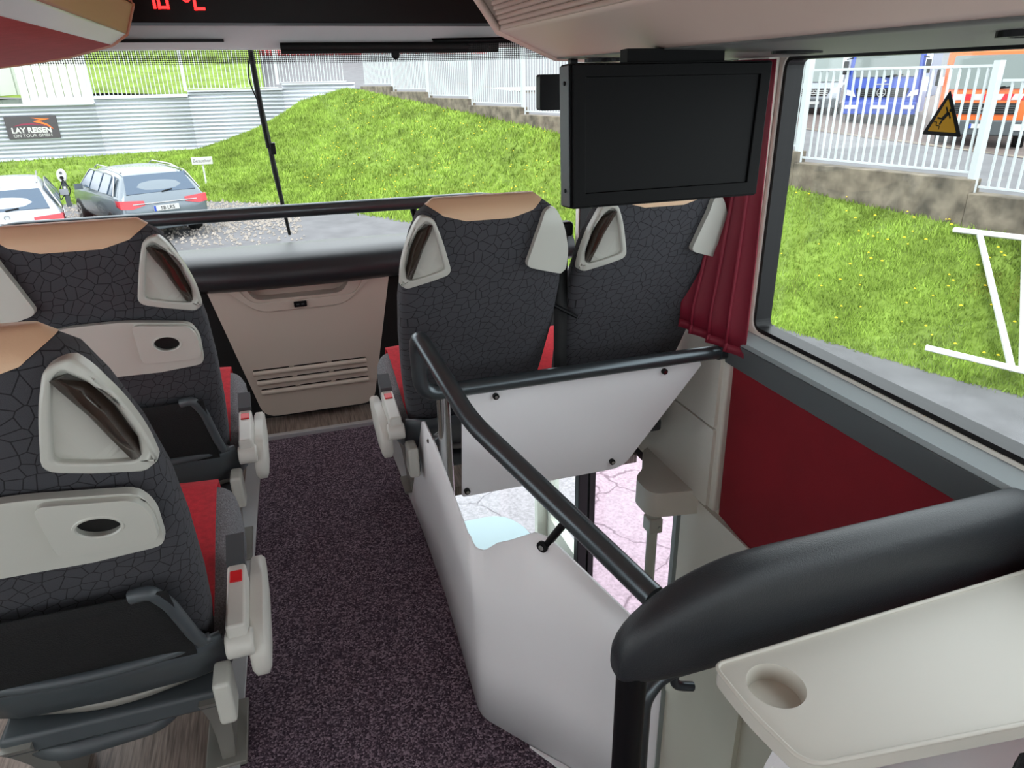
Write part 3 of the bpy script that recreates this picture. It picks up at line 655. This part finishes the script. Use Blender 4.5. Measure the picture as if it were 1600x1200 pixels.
# stairs and lower deck
stc = empty('staircase', (0, 0, 0)); tag(stc, 'white stairs leading down from the upper deck', 'stairs')
for i in range(6):
    y0 = .78+.20*i; z = -.27*(i+1)
    box('tread', (.46 if i == 0 else .34, 1.24, y0, y0+.23, z-.03, z), PILLAR, stc, bevel=.004)
    box('riser', (.46 if i == 0 else .34, 1.24, y0-.012, y0, z, z+.24), PILLAR, stc)
struct(box('floor_lower', (-1.2, WR, .5, 3.4, -1.96, -1.90), PLD), 'lower deck floor')
struct(plate('wall_right_lower', [(-.5, -1.96), (3.35, -1.96), (3.35, .09), (-.5, .09)], [[(1.93, -1.9), (2.82, -1.9), (2.82, .03), (1.93, .03)], [(2.86, -.95), (3.28, -.95), (3.28, -.1), (2.86, -.1)]], fx(WR), 0, .05, PILLAR), 'lower deck wall with the front door opening')
lp = struct(plate('wall_right_lower_lining', rounded([(1.45, -.9), (1.9, -.9), (1.9, .07), (1.45, .07)], .01), [], fx(WR), -.02, 0, PILLAR, bevel=.005), 'cream lining beside the front door')
d1 = struct(plate('door_1', [(1.93, -1.9), (2.82, -1.9), (2.82, .03), (1.93, .03)], [rounded([(1.95, -1.8), (2.765, -1.8), (2.765, -.02), (1.95, -.02)], .02)], fx(WR), .01, .04, BLK), 'black framed glazed front door of the lower deck')
plate('pane', [(1.945, -1.81), (2.775, -1.81), (2.775, -.01), (1.945, -.01)], [], fx(WR), .022, .027, DGLASS, d1)
box('door_post', (WR-.05, WR, 2.765, 2.815, -1.9, .03), BLK, d1, bevel=.004); box('door_seal', (WR-.02, WR, 1.925, 1.95, -1.9, .03), SILL, d1)
plate('quarter_pane', [(2.86, -.95), (3.28, -.95), (3.28, -.1), (2.86, -.1)], [], fx(WR), .02, .025, WGLASS, d1)
struct(plate('wall_front_lower_deck', [(WL, -1.96), (WR, -1.96), (WR, 0), (WL, 0)], [rounded([(WL+.08, -1.2), (WR-.06, -1.2), (WR-.06, -.08), (WL+.08, -.08)], .05)], fy(3.34), 0, .05, PILLAR), 'lower deck front with windscreen opening')
struct(plate('window_lower_windscreen', [(WL+.06, -1.22), (WR-.04, -1.22), (WR-.04, -.06), (WL+.06, -.06)], [], fy(3.36), 0, .006, WGLASS), 'lower windscreen')
struct(box('wall_left_lower', (WL-.05, WL, .5, 3.35, -1.96, 0), PILLAR), 'lower deck left wall')
struct(box('wall_lower_rear', (WL, WR, .5, .55, -1.96, -.06), PILLAR), 'lower deck rear partition')
dsh = empty('driver_dashboard', (0, 0, 0)); tag(dsh, 'pale blue-grey rounded dashboard of the lower deck seen down the stairwell', 'dashboard')
dbl = mat('dash_blue_grey', (196, 212, 220), .3)
plate('top', rounded([(-.9, 2.72), (.82, 2.72), (1.02, 2.86), (1.06, 3.1), (.96, 3.3), (-.9, 3.3)], [.02, .15, .12, .12, .1, .02], 8), [], fz(-.86), -.12, 0, dbl, dsh, bevel=.03)
tube('seam', [(.72, 2.75, -.858), (.70, 3.0, -.856), (.72, 3.28, -.858)], .004, BLK, dsh, fil=.1)
plate('base', rounded([(-.85, 2.8), (.8, 2.8), (.95, 2.95), (.9, 3.25), (-.85, 3.25)], .05), [], fz(-.98), -.9, 0, PLD, dsh)

# ================================================================== OUTSIDE
def g0(y): return -2.1+.45*min(1, max(0, (y-6)/12))**1.0
rows = [[(x, y, g0(y)-(.25 if x > 9.5 else 0)) for x in (-30, -15, -5, 0, 3, 6, 8.4, 9.6)] for y in (-12, -4, 2, 6, 9, 12, 15, 18, 22, 27)]
struct(sheet('ground_asphalt', rows, ASPH), 'grey asphalt yard around the bus')
struct(sheet('ground_apron_veiled', [[(x, y, -2.085) for x in (.9, 2.5, 4.6)] for y in (-2, 1, 4, 5.9)], APRON_VEIL), 'cracked ground beside the front door, pale pink glass reflection painted in its colour')
toe = [(9.6, -2), (9.0, 1.5), (7.93, 5.36), (6.6, 8.5), (4.75, 12.8), (2.88, 17.1), (1.26, 19.3), (.0, 21.0), (-1.72, 22.4), (-4.5, 23.3), (-9, 24), (-18, 24.5)]
top = [(12.0, -2, -.9), (11.3, 1.5, -.85), (10.1, 6.0, -.72), (9.3, 9.5, -.48), (7.9, 14.5, -.12), (6.3, 21.0, .38), (4.7, 27.5, .85), (3.3, 32.35, 1.22), (1.5, 32.38, .78), (.1, 32.4, -.12), (-1.9, 32.4, -.88), (-18, 32.4, -1.3)]
def bank(s, t):
    i = min(len(toe)-2, int(s)); q = s-i
    a = Vector((*toe[i], g0(toe[i][1]))).lerp(Vector((*toe[i+1], g0(toe[i+1][1]))), q); b = Vector(top[i]).lerp(Vector(top[i+1]), q)
    p = a.lerp(b, t); e = t*t*(3-2*t); p.z = a.z+(b.z-a.z)*(.55*t+.45*e)
    p.z += (.05*math.sin(p.x*1.7+p.y*.9)+.04*math.sin(p.x*.8-p.y*2.1))*t*(1-t)*3-.03*(1-t)
    return p
NS = (len(toe)-1)*10
struct(sheet('ground_grass_bank', [[tuple(bank(i/10, k/24)) for k in range(25)] for i in range(NS+1)], GRASS), 'green grass embankment')
def spikes(name, pts, hmin, hmax, wmin, wmax, m, nb):
    V, F = [], []
    for p in pts:
        for j in range(nb):
            a = random.uniform(0, 2*math.pi); wd = random.uniform(wmin, wmax); h = random.uniform(hmin, hmax)
            dx, dy = math.cos(a)*wd, math.sin(a)*wd; ox, oy = random.uniform(-wd, wd)*4, random.uniform(-wd, wd)*4; lx, ly = random.uniform(-h, h)*.6, random.uniform(-h, h)*.6
            b = len(V); V += [(p.x+ox-dx, p.y+oy-dy, p.z-.01), (p.x+ox+dx, p.y+oy+dy, p.z-.01), (p.x+ox+lx, p.y+oy+ly, p.z+h)]; F.append((b, b+1, b+2))
    me = bpy.data.meshes.new(name); me.from_pydata(V, [], F); return link(name, me, m)
near = [bank(random.uniform(1, 4.2), random.uniform(.0, .99)) for _ in range(26000)]
far = [bank(random.uniform(4, len(toe)-1.01), random.uniform(.0, .99)) for _ in range(26000)]
stuff(spikes('grass', near, .03, .09, .006, .014, BLADE, 3), 'short green grass on the bank beside the right window', 'grass')
stuff(spikes('grass', far, .05, .14, .012, .03, BLADE, 3), 'rough green grass on the bank ahead of the windscreen', 'grass')
V, F = [], []
for _ in range(420):
    p = bank(random.uniform(1, 7), random.uniform(.1, .95)); r = random.uniform(.014, .026); b = len(V)
    V += [(p.x+r*math.cos(k*math.pi/3), p.y+r*math.sin(k*math.pi/3), p.z+.08) for k in range(6)]+[(p.x, p.y, p.z+.095)]
    F += [(b+k, b+(k+1) % 6, b+6) for k in range(6)]
me = bpy.data.meshes.new('dandelions'); me.from_pydata(V, [], F)
stuff(link('dandelions', me, mat('dandelion_yellow', (240, 205, 30), .8)), 'small yellow dandelions scattered through the grass', 'flowers')
V, F = [], []
for _ in range(5000):
    x, y = random.uniform(-7.5, .4), random.gauss(19.5, 1.6); z = g0(y)+.005; r = random.uniform(.02, .06); b = len(V); a = random.random()*3
    V += [(x+r*math.cos(a+k*2.09), y+r*math.sin(a+k*2.09), z) for k in range(3)]+[(x, y, z+r)]
    F += [(b, b+1, b+3), (b+1, b+2, b+3), (b+2, b, b+3)]
me = bpy.data.meshes.new('gravel'); me.from_pydata(V, [], F)
stuff(link('gravel', me, GRAV), 'loose pale gravel around the parked cars', 'gravel')
# retaining wall + fence up the slope
D = Vector((-.237, .9715, 0)); P1 = Vector((9.57, 7.99, 0)); NRM = Vector((.9715, .237, 0)); PL = 3.02
rw = empty('retaining_wall', (0, 0, 0)); tag(rw, 'low stepped concrete wall carrying the white bar fence along the grass bank', 'wall')
fn = empty('bar_fence', (0, 0, 0)); tag(fn, 'white steel bar fence stepping up along the concrete wall', 'fence')
def prism_on(name, a, b, z0, z1, th, m, parent, bevel=0):
    d = (b-a).normalized(); nn = Vector((d.y, -d.x, 0))*th/2
    pts = []
    for q in (-1, 1):
        for e in (a, b):
            for z in (z0, z1): pts.append((e.x+nn.x*q, e.y+nn.y*q, z))
    return hexa(name, pts, m, parent, bevel)
barmesh = tome('bar', boxv(-.0135, .0135, -.0135, .0135, 0, 1), BOXF); barmesh.materials.append(FENCE)
def fence_panel(parent, a, b, z0, h, nb, postw=.05, pz=None):
    pn = prism_on('fence_panel', a, b, z0, z0+.03, .03, FENCE, parent)
    prism_on('top_rail', a, b, z0+h-.035, z0+h, .04, FENCE, pn)
    for k in range(1, nb):
        p = a.lerp(b, k/nb); o = bpy.data.objects.new('bar', barmesh); COL.objects.link(o); o.parent = pn; o.location = (p.x, p.y, z0+.01); o.scale = (1, 1, h-.03)
    z = z0 if pz is None else pz
    box('post', (a.x-postw, a.x+postw, a.y-postw, a.y+postw, z-.06, z0+h+.05), FENCE, parent)
def pbase(i): return .05+.185*i
for i in range(-3, 9):
    a = P1+D*PL*i; b = P1+D*PL*(i+1); z = pbase(i)
    if i < 8:
        prism_on('concrete_block', a, b, z-.9, z-.07, .30, CONC, rw, .015)
    if i < 8: fence_panel(fn, a+D*.05, b-D*.05, z, 1.44, 23, pz=z-.24)
# corrugated wall and its fence
cw = empty('corrugated_wall', (0, 0, 0)); tag(cw, 'white corrugated sheet wall with stepped top behind the parked cars', 'wall')
def corr(x0, x1, z0, z1, nm):
    N = int((z1-z0)/.02); prof = []
    for k in range(N+1):
        z = z0+(z1-z0)*k/N; prof.append((32.62+.035*math.tanh(3*math.sin(z*2*math.pi/.145)), z))
    sheet(nm, [[(x, y, z) for y, z in prof] for x in (x0, x1)], CORR, cw, thick=.01)
    box('coping', (x0, x1, 32.5, 32.8, z1, z1+.06), CORR, cw)
for x0, x1, z1 in ((-24, -6.25, .84), (-6.25, -2.9, 1.02), (-2.9, .7, 1.2), (.7, 3.6, 1.38)): corr(x0, x1, -1.7, z1, 'wall_sheet')
ff = empty('bar_fence', (0, 0, 0)); tag(ff, 'white bar fence on top of the corrugated wall', 'fence')
for x0, x1, z in ((-6.3, -2.95, 1.11), (-2.95, .55, 1.29), (.55, 3.3, 1.47)): fence_panel(ff, Vector((x0, 32.7, 0)), Vector((x1, 32.7, 0)), z, 1.7, 22, .06)
gt = empty('panel_gate', (0, 0, 0)); tag(gt, 'white gate of upright panels above the corrugated wall at the left', 'gate')
for k in range(8): box('panel', (-8.7+.29*k, -8.7+.29*k+.27, 32.9, 32.96, .9, 3.4), WPAINT, gt, bevel=.01)
ct = empty('storage_box', (0, 0, 0)); tag(ct, 'pale grey-green box with orange mark behind the fence at the left edge', 'container')
cg = mat('container_grey_green', (180, 188, 176), .7); box('body', (-13, -9.0, 34, 36, .9, 3.6), cg, ct); box('orange_mark', (-10.65, -10.25, 33.96, 34, 1.55, 2.2), mat('orange_mark', (226, 150, 60), .6), ct)
for k in range(6): box('rib', (-12.2+.6*k, -12.1+.6*k, 33.95, 34, .9, 3.6), cg, ct)
# wall sign
sg = empty('company_sign', (-8.5, 32.52, -.30)); sg.scale = (.88, 1, .88); tag(sg, 'dark sign with orange swoosh and white lettering on the corrugated wall', 'sign')
dk = mat('sign_dark', (66, 62, 66), .5); org = mat('sign_orange', (238, 110, 40), .5); pur = mat('sign_purple', (130, 40, 66), .5)
box('board', (-.98, .98, 0, .04, .0, .90), dk, sg, bevel=.01)
FT = lambda u, v: frame((u, -.004, v), (1, 0, 0), (0, 0, 1))
text('lettering', 'LAY REISEN', .30, WPAINT, sg, FT(-.05, .33), bold=.012, sx=.98)
text('lettering', 'ON TOUR GMBH', .17, WPAINT, sg, FT(-.05, .12), sx=1.12)
plate('purple_arc', [(-.72, .50), (-.4, .60), (0, .62), (.4, .55), (.72, .42), (.35, .53), (0, .56), (-.4, .54)], [], lambda u, v, w: (u, -w, v), .002, .006, pur, sg)
plate('orange_swoosh', [(.02, .84), (.72, .78), (.30, .70), (.62, .56), (.80, .36), (.52, .54), (.08, .68), (.36, .75)], [], lambda u, v, w: (u, -w, v), .006, .01, org, sg)
# visitor sign, charging post
vs_ = empty('visitor_sign', (-2.125, 24.6, bank(8.25, .2).z)); tag(vs_, 'small white visitor sign on a stake in the grass', 'sign')
box('stake', (-.025, .025, 0, .03, -.2, .62), WPAINT, vs_); box('board', (-.30, .30, -.03, 0, .52, .74), WPAINT, vs_, bevel=.005)
text('lettering', 'Besucher', .14, mat('sign_text_grey', (110, 110, 110), .6), vs_, frame((0, -.032, .63), (1, 0, 0), (0, 0, 1)))
cpz = -1.62
cp_ = empty('charging_post', (-5.52, 22.6, -1.56)); cp_.scale = (.66, .66, .66); tag(cp_, 'black charging post with white head between the two parked cars', 'charging post')
box('column', (-.09, .09, -.06, .06, 0, 1.05), PLD, cp_, bevel=.02); plate('head', circ(0, 1.25, .17, .26), [], fy(-.10), 0, .16, WPAINT, cp_, bevel=.03)
plate('socket', circ(0, 1.17, .07), [], fy(-.12), 0, .03, BLK, cp_); plate('head_mark', circ(0, 1.36, .05), [], fy(-.12), 0, .03, PLD, cp_)
tube('cable', [(.02, -.12, 1.1), (-.22, -.16, .6), (-.25, -.12, .25), (-.05, -.1, .5)], .02, BLK, cp_, fil=.2); tube('cable', [(.02, -.12, 1.1), (.24, -.16, .7), (.1, -.1, .45)], .02, BLK, cp_, fil=.2); box('plug', (-.02, .06, -.14, -.06, .62, .82), WPAINT, cp_, bevel=.01)
# metal frame lying against the bank
mf = empty('white_metal_frame', (0, 0, 0)); tag(mf, 'weathered white metal frame leaning on the grass by the right window edge', 'frame')
fm = mat('weathered_white_metal', (206, 206, 204), .7, bump=.5, bscale=60, vary=.2, vscale=12)
def onb(s, t, h=.03): p = bank(s, t); return Vector((p.x, p.y, p.z+h))

# ------------------------------------------------------------------ cars
def car(name, label, loc, rz, L, W, H, paint, plate_txt, wagon=1):
    c = empty(name, loc, rz); tag(c, label, 'car', 'parked cars')
    hw = W/2
    # stations from rear (y=0) to front (y=L): y, z bottom, shoulder z, roof z, body half width, roof half width
    st = [(0.0, .42, .62, .66, .90, .86), (.03, .30, .80, .84, .96, .90), (.10, .27, .93, 1.0, .985, .88), (.35, .25, .97, 1.30, 1, .80), (.62, .24, .97, 1.42, 1, .74), (1.2, .22, .96, H, 1, .73), (2.2, .22, .95, H, 1, .73), (2.75, .22, .94, H-.06, 1, .72), (3.25, .22, .92, 1.12, 1, .72), (3.45, .22, .91, .98, 1, .80), (4.2, .24, .84, .86, .97, .8), (L-.12, .3, .70, .73, .9, .78), (L, .4, .6, .62, .8, .7)]
    secs = []
    for y, zb, zs, zr, wb, wr in st:
        h = [(.0, zb), (.80, zb), (.95, zb+.10), (1.0, zb+.30 if zs-zb > .4 else (zb+zs)/2), (.985, zs-.05), (.95, zs), (wr/wb*.99, zr-.06 if zr-zs > .15 else zr-.02), (wr/wb*.86, zr), (0, zr+.02)]
        pts = [(hw*wb*u, y, z) for u, z in h]; secs.append(pts+[(-x, yy, z) for x, yy, z in reversed(pts[1:-1])])
    b = loft('body', secs, paint, c, smooth=45)
    sd = b.modifiers.new('sub', 'SUBSURF'); sd.levels = 1; sd.render_levels = 2
    gl = MATS['car_glass']
    def gpan(nm, pts, m, th=.012):
        V = [Vector(p) for p in pts]; nn = (V[1]-V[0]).cross(V[2]-V[0]).normalized(); k = len(V)
        return link(nm, tome(nm, [tuple(v+nn*th) for v in V]+[tuple(v-nn*th) for v in V], [tuple(range(k)), tuple(range(2*k-1, k-1, -1))]+[(i, (i+1) % k, (i+1) % k+k, i+k) for i in range(k)]), m, c, bevel=.006)
    gpan('rear_window', [(-.66*hw*1.18, .135, 1.02), (.66*hw*1.18, .135, 1.02), (.60*hw*1.12, .455, 1.37), (-.60*hw*1.12, .455, 1.37)], gl, .02)
    for s in (-1, 1):
        ya = [(.52, .78), (.86, 1.50), (1.56, 2.28), (2.34, 2.95)]
        for i, (a, e) in enumerate(ya):
            ta, te = (a+.18 if i == 0 else a+.03), (e-.03 if i < 3 else 2.72)
            ln = [(s*hw*.985, a, 1.0), (s*hw*.985, e if i < 3 else 3.15, .98), (s*hw*.775, te, 1.36), (s*hw*.775, ta, 1.36)]
            gpan('side_window', ln, gl, .018)
        tube('window_chrome', [(s*hw*.99, .40, 1.0), (s*hw*.80, .68, 1.385), (s*hw*.78, 1.6, 1.41), (s*hw*.79, 2.7, 1.39), (s*hw*1.0, 3.2, .98)], .012, CHROME, c, fil=.15, n=8)
        tube('roof_rail', [(s*hw*.66, .6, H-.03), (s*hw*.66, 1.2, H+.03), (s*hw*.66, 2.5, H+.02), (s*hw*.66, 2.75, H-.06)], .016, CHROME, c, fil=.1, n=8)
        loft('tail_light', [[(s*hw*(x), y, z) for x, y, z in sec] for sec in (((.46, .00, .80), (.46, .03, .89), (.46, .10, .89), (.46, .10, .80)), ((.75, -.01, .74), (.75, .02, .91), (.75, .12, .91), (.75, .12, .74)), ((.98, .03, .76), (.98, .06, .92), (.98, .14, .92), (.98, .14, .76)), ((1.01, .22, .80), (1.01, .25, .91), (1.0, .3, .91), (1.0, .3, .80)))], MATS['tail_red'], c, smooth=40)
        mr = loft('mirror', [[(s*(hw+.02+x), 2.85+y, 1.0+z) for y, z in ((-.05, -.06), (.05, -.06), (.06, .06), (-.05, .07))] for x in (0, .1, .17)], paint, c, smooth=50)
        for yw in (.92, L-.92):
            wh = cyl('wheel', (s*(hw-.2), yw, .32), (s*(hw+.005), yw, .32), .32, BLKM, c, n=28, bevel=.03)
            cyl('rim', (s*(hw-.02), yw, .32), (s*(hw+.018), yw, .32), .21, CHROME, wh, n=20)
            for k in range(5):
                a = k*2*math.pi/5; box('spoke_gap', (s*(hw+.018)-.004, s*(hw+.018)+.004, yw+.12*math.cos(a)-.035, yw+.12*math.cos(a)+.035, .32+.12*math.sin(a)-.035, .32+.12*math.sin(a)+.035), BLKM, wh)
    pl = box('number_plate', (-.26, .26, -.02, .03, .66, .77), WPAINT, c, bevel=.004); box('plate_band', (-.26, -.22, -.024, -.019, .66, .77), MATS['plate_blue'], pl)
    text('plate_lettering', plate_txt, .10, BLK, pl, frame((.02, -.022, .712), (1, 0, 0), (0, 0, 1)))
    box('rear_bumper', (-hw*.9, hw*.9, -.05, .12, .36, .56), paint, c, bevel=.04); box('diffuser', (-hw*.7, hw*.7, -.045, .05, .28, .37), PLD, c, bevel=.02)
    tube('chrome_strip', [(-hw*.72, -.0, .83), (hw*.72, -.0, .83)], .012, CHROME, c, n=8)
    tube('rear_wiper', [(0, .11, 1.04), (.22, .13, 1.07)], .012, BLK, c, n=6)
    return c
mat('car_glass', (70, 86, 104), .12); mat('tail_red', (196, 30, 44), .2, coat=.6); mat('plate_blue', (30, 70, 170), .5)
SILV = mat('car_paint_grey', (108, 118, 126), .25, .4, coat=.6); CWH = mat('car_paint_white', (160, 164, 170), .25, .1, coat=.6)
car('estate_car', 'grey estate car parked right of the charging post', (-2.35, 17.1, g0(17.1)), math.radians(24), 4.7, 1.82, 1.46, SILV, 'SB LRS')
cw_ = car('estate_car', 'white car parked at the left picture edge', (-4.95, 15.8, g0(15.8)), math.radians(14), 4.8, 1.86, 1.5, CWH, 'SB BV 2020')
tube('roof_aerial', [(0, .8, 1.5), (0, .70, 1.60)], .02, BLK, cw_, n=6)
plate('emblem', circ(0, .92, .05), [circ(0, .92, .038)], lambda u, v, w: (u, .06-w, v), 0, .01, CHROME, cw_)
# ------------------------------------------------------------------ upper road and trucks
rdn = [[(x, y, -.38+(y-8)*.066) for x in (8.2, 12, 20, 40)] for y in (-10, 8, 20, 33)]
def rdz(y): return -.36+(y-8)*.064
struct(sheet('ground_road', [[(9.75-.244*(y-8)+dx, y, rdz(y)) for dx in (.0, 1.5, 3, 4.9)] for y in (-12, 0, 8, 16, 24, 34)], ASPH), 'grey road behind the bar fence')
struct(sheet('ground_kerb_strip', [[(14.6-.244*(y-8)+dx, y, rdz(y)+.02) for dx in (0, .18)] for y in (-5, 8, 20, 34)], CONC), 'pale kerb line along the road')
struct(sheet('ground_parking', [[(14.65-.244*(y-8)+dx, y, rdz(y)+dz) for dx, dz in ((0, .0), (1.4, -.35), (26, -.5))] for y in (-5, 8, 20, 34)], mat('brown_asphalt', (98, 86, 82), .9, bump=.5, bscale=50, vary=.15, vscale=3)), 'brownish parking strip under the trucks')
struct(sheet('ground_far_road', [[(x, y, z) for x in (-30, 0, 15, 60)] for y, z in ((33, 1.1), (45, 2.0), (60, 3.6), (90, 8))], ASPH), 'far road surface beyond the fence')
struct(sheet('ground_far_grass', [[(x, y, z+.3*math.sin(x)) for x in (-14, -6, -3, 0)] if True else 0 for y, z in ((33.2, 1.15), (38, 2.0), (46, 3.9), (54, 5.5))], GRASS), 'grass slope beyond the far fence')
rl_ = tag(sheet('red_barrier', [[(x, 50-.1*x, z) for x in (-6, 4, 14)] for z in (3.0, 3.45)], mat('barrier_red', (200, 90, 90), .6), thick=.1), 'faded red barrier line far beyond the fence', 'barrier')
def star(parent, o, r, m=CHROME):     # three-pointed star in a ring on a front face (local -y)
    plate('emblem_ring', circ(o[0], o[2], r, r, 24), [circ(o[0], o[2], r*.86, r*.86, 24)], lambda u, v, w: (u, o[1]-w, v), 0, .03, m, parent)
    pts = []
    for k in range(6):
        a = math.pi/2+k*math.pi/3; q = r*.92 if k % 2 == 0 else r*.16; pts.append((o[0]+q*math.cos(a), o[2]+q*math.sin(a)))
    plate('emblem_star', pts, [], lambda u, v, w: (u, o[1]-w, v), 0, .025, m, parent)
def truck(label, loc, rz, W, H, paint, kind):
    t = empty('truck', loc, rz); t.scale = (.84, .84, .84); tag(t, label, 'truck', 'trucks behind the fence'); h = W/2
    prof = [(0, .45), (-.02, 1.0), (0, 1.55), (.16, H-.12), (.3, H), (2.1, H), (2.1, .45)] if kind != 'van' else [(0, .45), (-.05, .8), (.05, 1.05), (.85, 1.25), (1.6, H-.1), (1.9, H), (5, H), (5, .45)]
    secs = [[(x*k, y, z) for y, z in prof] for x, k in ((-h, 1), (-h*.94, 1), (h*.94, 1), (h, 1))]
    secs[0] = [(x, y+.05, z-(.04 if z > 1.6 else 0)) for x, y, z in secs[0]]; secs[3] = [(x, y+.05, z-(.04 if z > 1.6 else 0)) for x, y, z in secs[3]]
    loft('cab', secs, paint, t, smooth=30)
    gl = MATS['car_glass']
    if kind != 'van':
        ws = [(-h*.88, -.012, 1.66), (h*.88, -.012, 1.66), (h*.84, .155, H-.2), (-h*.84, .155, H-.2)]
        plate('windscreen', rounded([(-h*.88, 0), (h*.88, 0), (h*.84, 1), (-h*.84, 1)], .05), [], lambda u, v, w: (u, -.0+.13*v-.03+w, 1.66+(H-.2-1.66)*v), 0, .04, MATS['windscreen_pale'], t)
        plate('grille', rounded([(-h*.66, .98), (h*.66, .98), (h*.72, 1.28), (-h*.72, 1.28)], .03), [], lambda u, v, w: (u, -.02-w, v), 0, .03, BLKM, t)
        for z in (1.04, 1.10, 1.16, 1.22): box('grille_slat', (-h*.68, h*.68, -.065, -.045, z-.008, z+.008), PLD, t)
        star(t, (0, -.07, 1.14), .15)
        bp = box('bumper', (-h, h, -.14, .2, .40, .82), paint if kind == 'blue' else PLD, t, bevel=.04)
        for s in (-1, 1):
            plate('headlight', rounded([(s*h*.70, 1.0), (s*h*.97, 1.06), (s*h*.97, 1.24), (s*h*.78, 1.18)] if kind == 'blue' else [(s*h*.70, .56), (s*h*.95, .56), (s*h*.95, .72), (s*h*.70, .72)], .02), [], lambda u, v, w: (u, (-.025 if kind == 'blue' else -.145)-w, v), 0, .03, MATS['lamp_clear'], t)
            plate('fog_light', rounded([(s*h*.62, .60), (s*h*.95, .60), (s*h*.95, .72), (s*h*.62, .72)], .02), [], lambda u, v, w: (u, -.14-w, v), 0, .02, MATS['lamp_clear'], t) if kind == 'blue' else None
            mr = box('mirror', (s*(h+.12)-.08, s*(h+.12)+.08, -.1, .05, 1.75, 2.2), BLK, t, bevel=.03); tube('mirror_arm', [(s*h*.95, .1, 2.3), (s*(h+.12), -.02, 2.25)], .02, BLK, mr)
            tube('wiper', [(s*.1, -.06, 1.64), (s*.1+.5, -.055, 1.72)], .015, BLK, t, n=6)
            cyl('wheel', (s*(h-.32), .9, .48), (s*(h-.02), .9, .48), .48, BLKM, t, n=24, bevel=.04)
        np = box('number_plate', (-.27, .27, -.165, -.14, .60, .72), WPAINT, t); box('plate_band', (-.27, -.22, -.168, -.164, .60, .72), MATS['plate_blue'], np)
        box('body', (-h, h, 2.25, 5.5, .9, H+.1), paint if kind == 'orange' else MATS['truck_dark_blue'], t, bevel=.03)
        if kind == 'orange':
            for k in range(9):
                x0 = -h*.92+k*h*1.84/9; wdt = h*1.84/9
                plate('warning_stripe', [(x0, 1.36), (x0+wdt, 1.36), (x0+wdt+.06, 1.52), (x0+.06, 1.52)], [], lambda u, v, w: (u, -.015-w, v), 0, .012, MATS['tail_red'] if k % 2 == 0 else WPAINT, t)
        else:
            plate('door_mark', circ(.05, 1.52, .045), [], lambda u, v, w: (u, -.005-w, v), 0, .012, WPAINT, t); box('white_mark', (-.22, .22, -.02, -.005, 1.40, 1.43), WPAINT, t)
    else:
        plate('windscreen', rounded([(-h*.85, 0), (h*.85, 0), (h*.76, 1), (-h*.76, 1)], .05), [], lambda u, v, w: (u, .82+.75*v+w-.03, 1.27+(H-.18-1.27)*v), 0, .04, MATS['windscreen_pale'], t)
        plate('grille', rounded([(-h*.5, .74), (h*.5, .74), (h*.62, 1.02), (-h*.62, 1.02)], .06), [], lambda u, v, w: (u, -.04-w, v), 0, .04, BLKM, t)
        for z in (.81, .88, .95): box('grille_slat', (-h*.52, h*.52, -.1, -.08, z-.012, z+.012), WPAINT, t)
        star(t, (0, -.1, .89), .12); box('bumper', (-h*.98, h*.98, -.12, .3, .28, .66), PLD, t, bevel=.05)
        box('number_plate', (-.26, .26, -.14, -.12, .44, .55), WPAINT, t)
        for s in (-1, 1):
            plate('headlight', rounded([(s*h*.64, .80), (s*h*.95, .9), (s*h*.95, 1.12), (s*h*.7, 1.02)], .03), [], lambda u, v, w: (u, -.03+.06*abs(u)-w, v), 0, .05, MATS['lamp_clear'], t)
            cyl('wheel', (s*(h-.28), .85, .36), (s*(h-.02), .85, .36), .36, BLKM, t, n=24, bevel=.03)
    return t
mat('windscreen_pale', (110, 120, 118), .3); mat('lamp_clear', (220, 222, 220), .15, coat=.5); mat('truck_dark_blue', (28, 40, 96), .4)
truck('blue truck with pale headlights parked behind the bar fence', (17.7, 18.6, rdz(18.6)-.42), math.radians(-52), 2.4, 2.95, mat('truck_blue', (24, 62, 160), .3, coat=.5), 'blue')
truck('orange truck with red and white warning stripes behind the bar fence', (16.6, 14.1, rdz(14.1)-.42), math.radians(-52), 2.35, 2.75, mat('truck_orange', (214, 96, 30), .4, coat=.3), 'orange')
truck('white van with wide grille behind the fence beside the blue truck', (17.7, 21.6, rdz(21.6)-.42), math.radians(-46), 2.0, 2.5, CWH, 'van')
ot_ = tag(box('orange_truck_body', (0, 2.3, 0, 5, .5, 3.4), mat('truck_orange_dull', (220, 110, 50), .5), bevel=.04), 'orange vehicle body seen behind the white van', 'truck'); ot_.location = (18.0, 27, rdz(27)); ot_.rotation_euler = (0, 0, math.radians(-40))
# metal frame: built on the bank surface

def bar_between(nm, a, b, wd, parent):
    tube(nm, [a, b], wd, fm, parent, n=6)
bar_between('top_bar', Vector((9.235, 7.884, -.70)), Vector((9.45, 6.9, -.66)), .04, mf)
bar_between('bottom_bar', Vector((7.45, 6.38, -1.763)), Vector((7.95, 5.3, -1.78)), .04, mf)
bar_between('upright', Vector((9.3, 7.517, -.71)), Vector((7.86, 5.54, -1.80)), .04, mf)
bar_between('brace', Vector((9.42, 6.95, -.68)), Vector((7.9, 5.45, -1.80)), .035, mf)
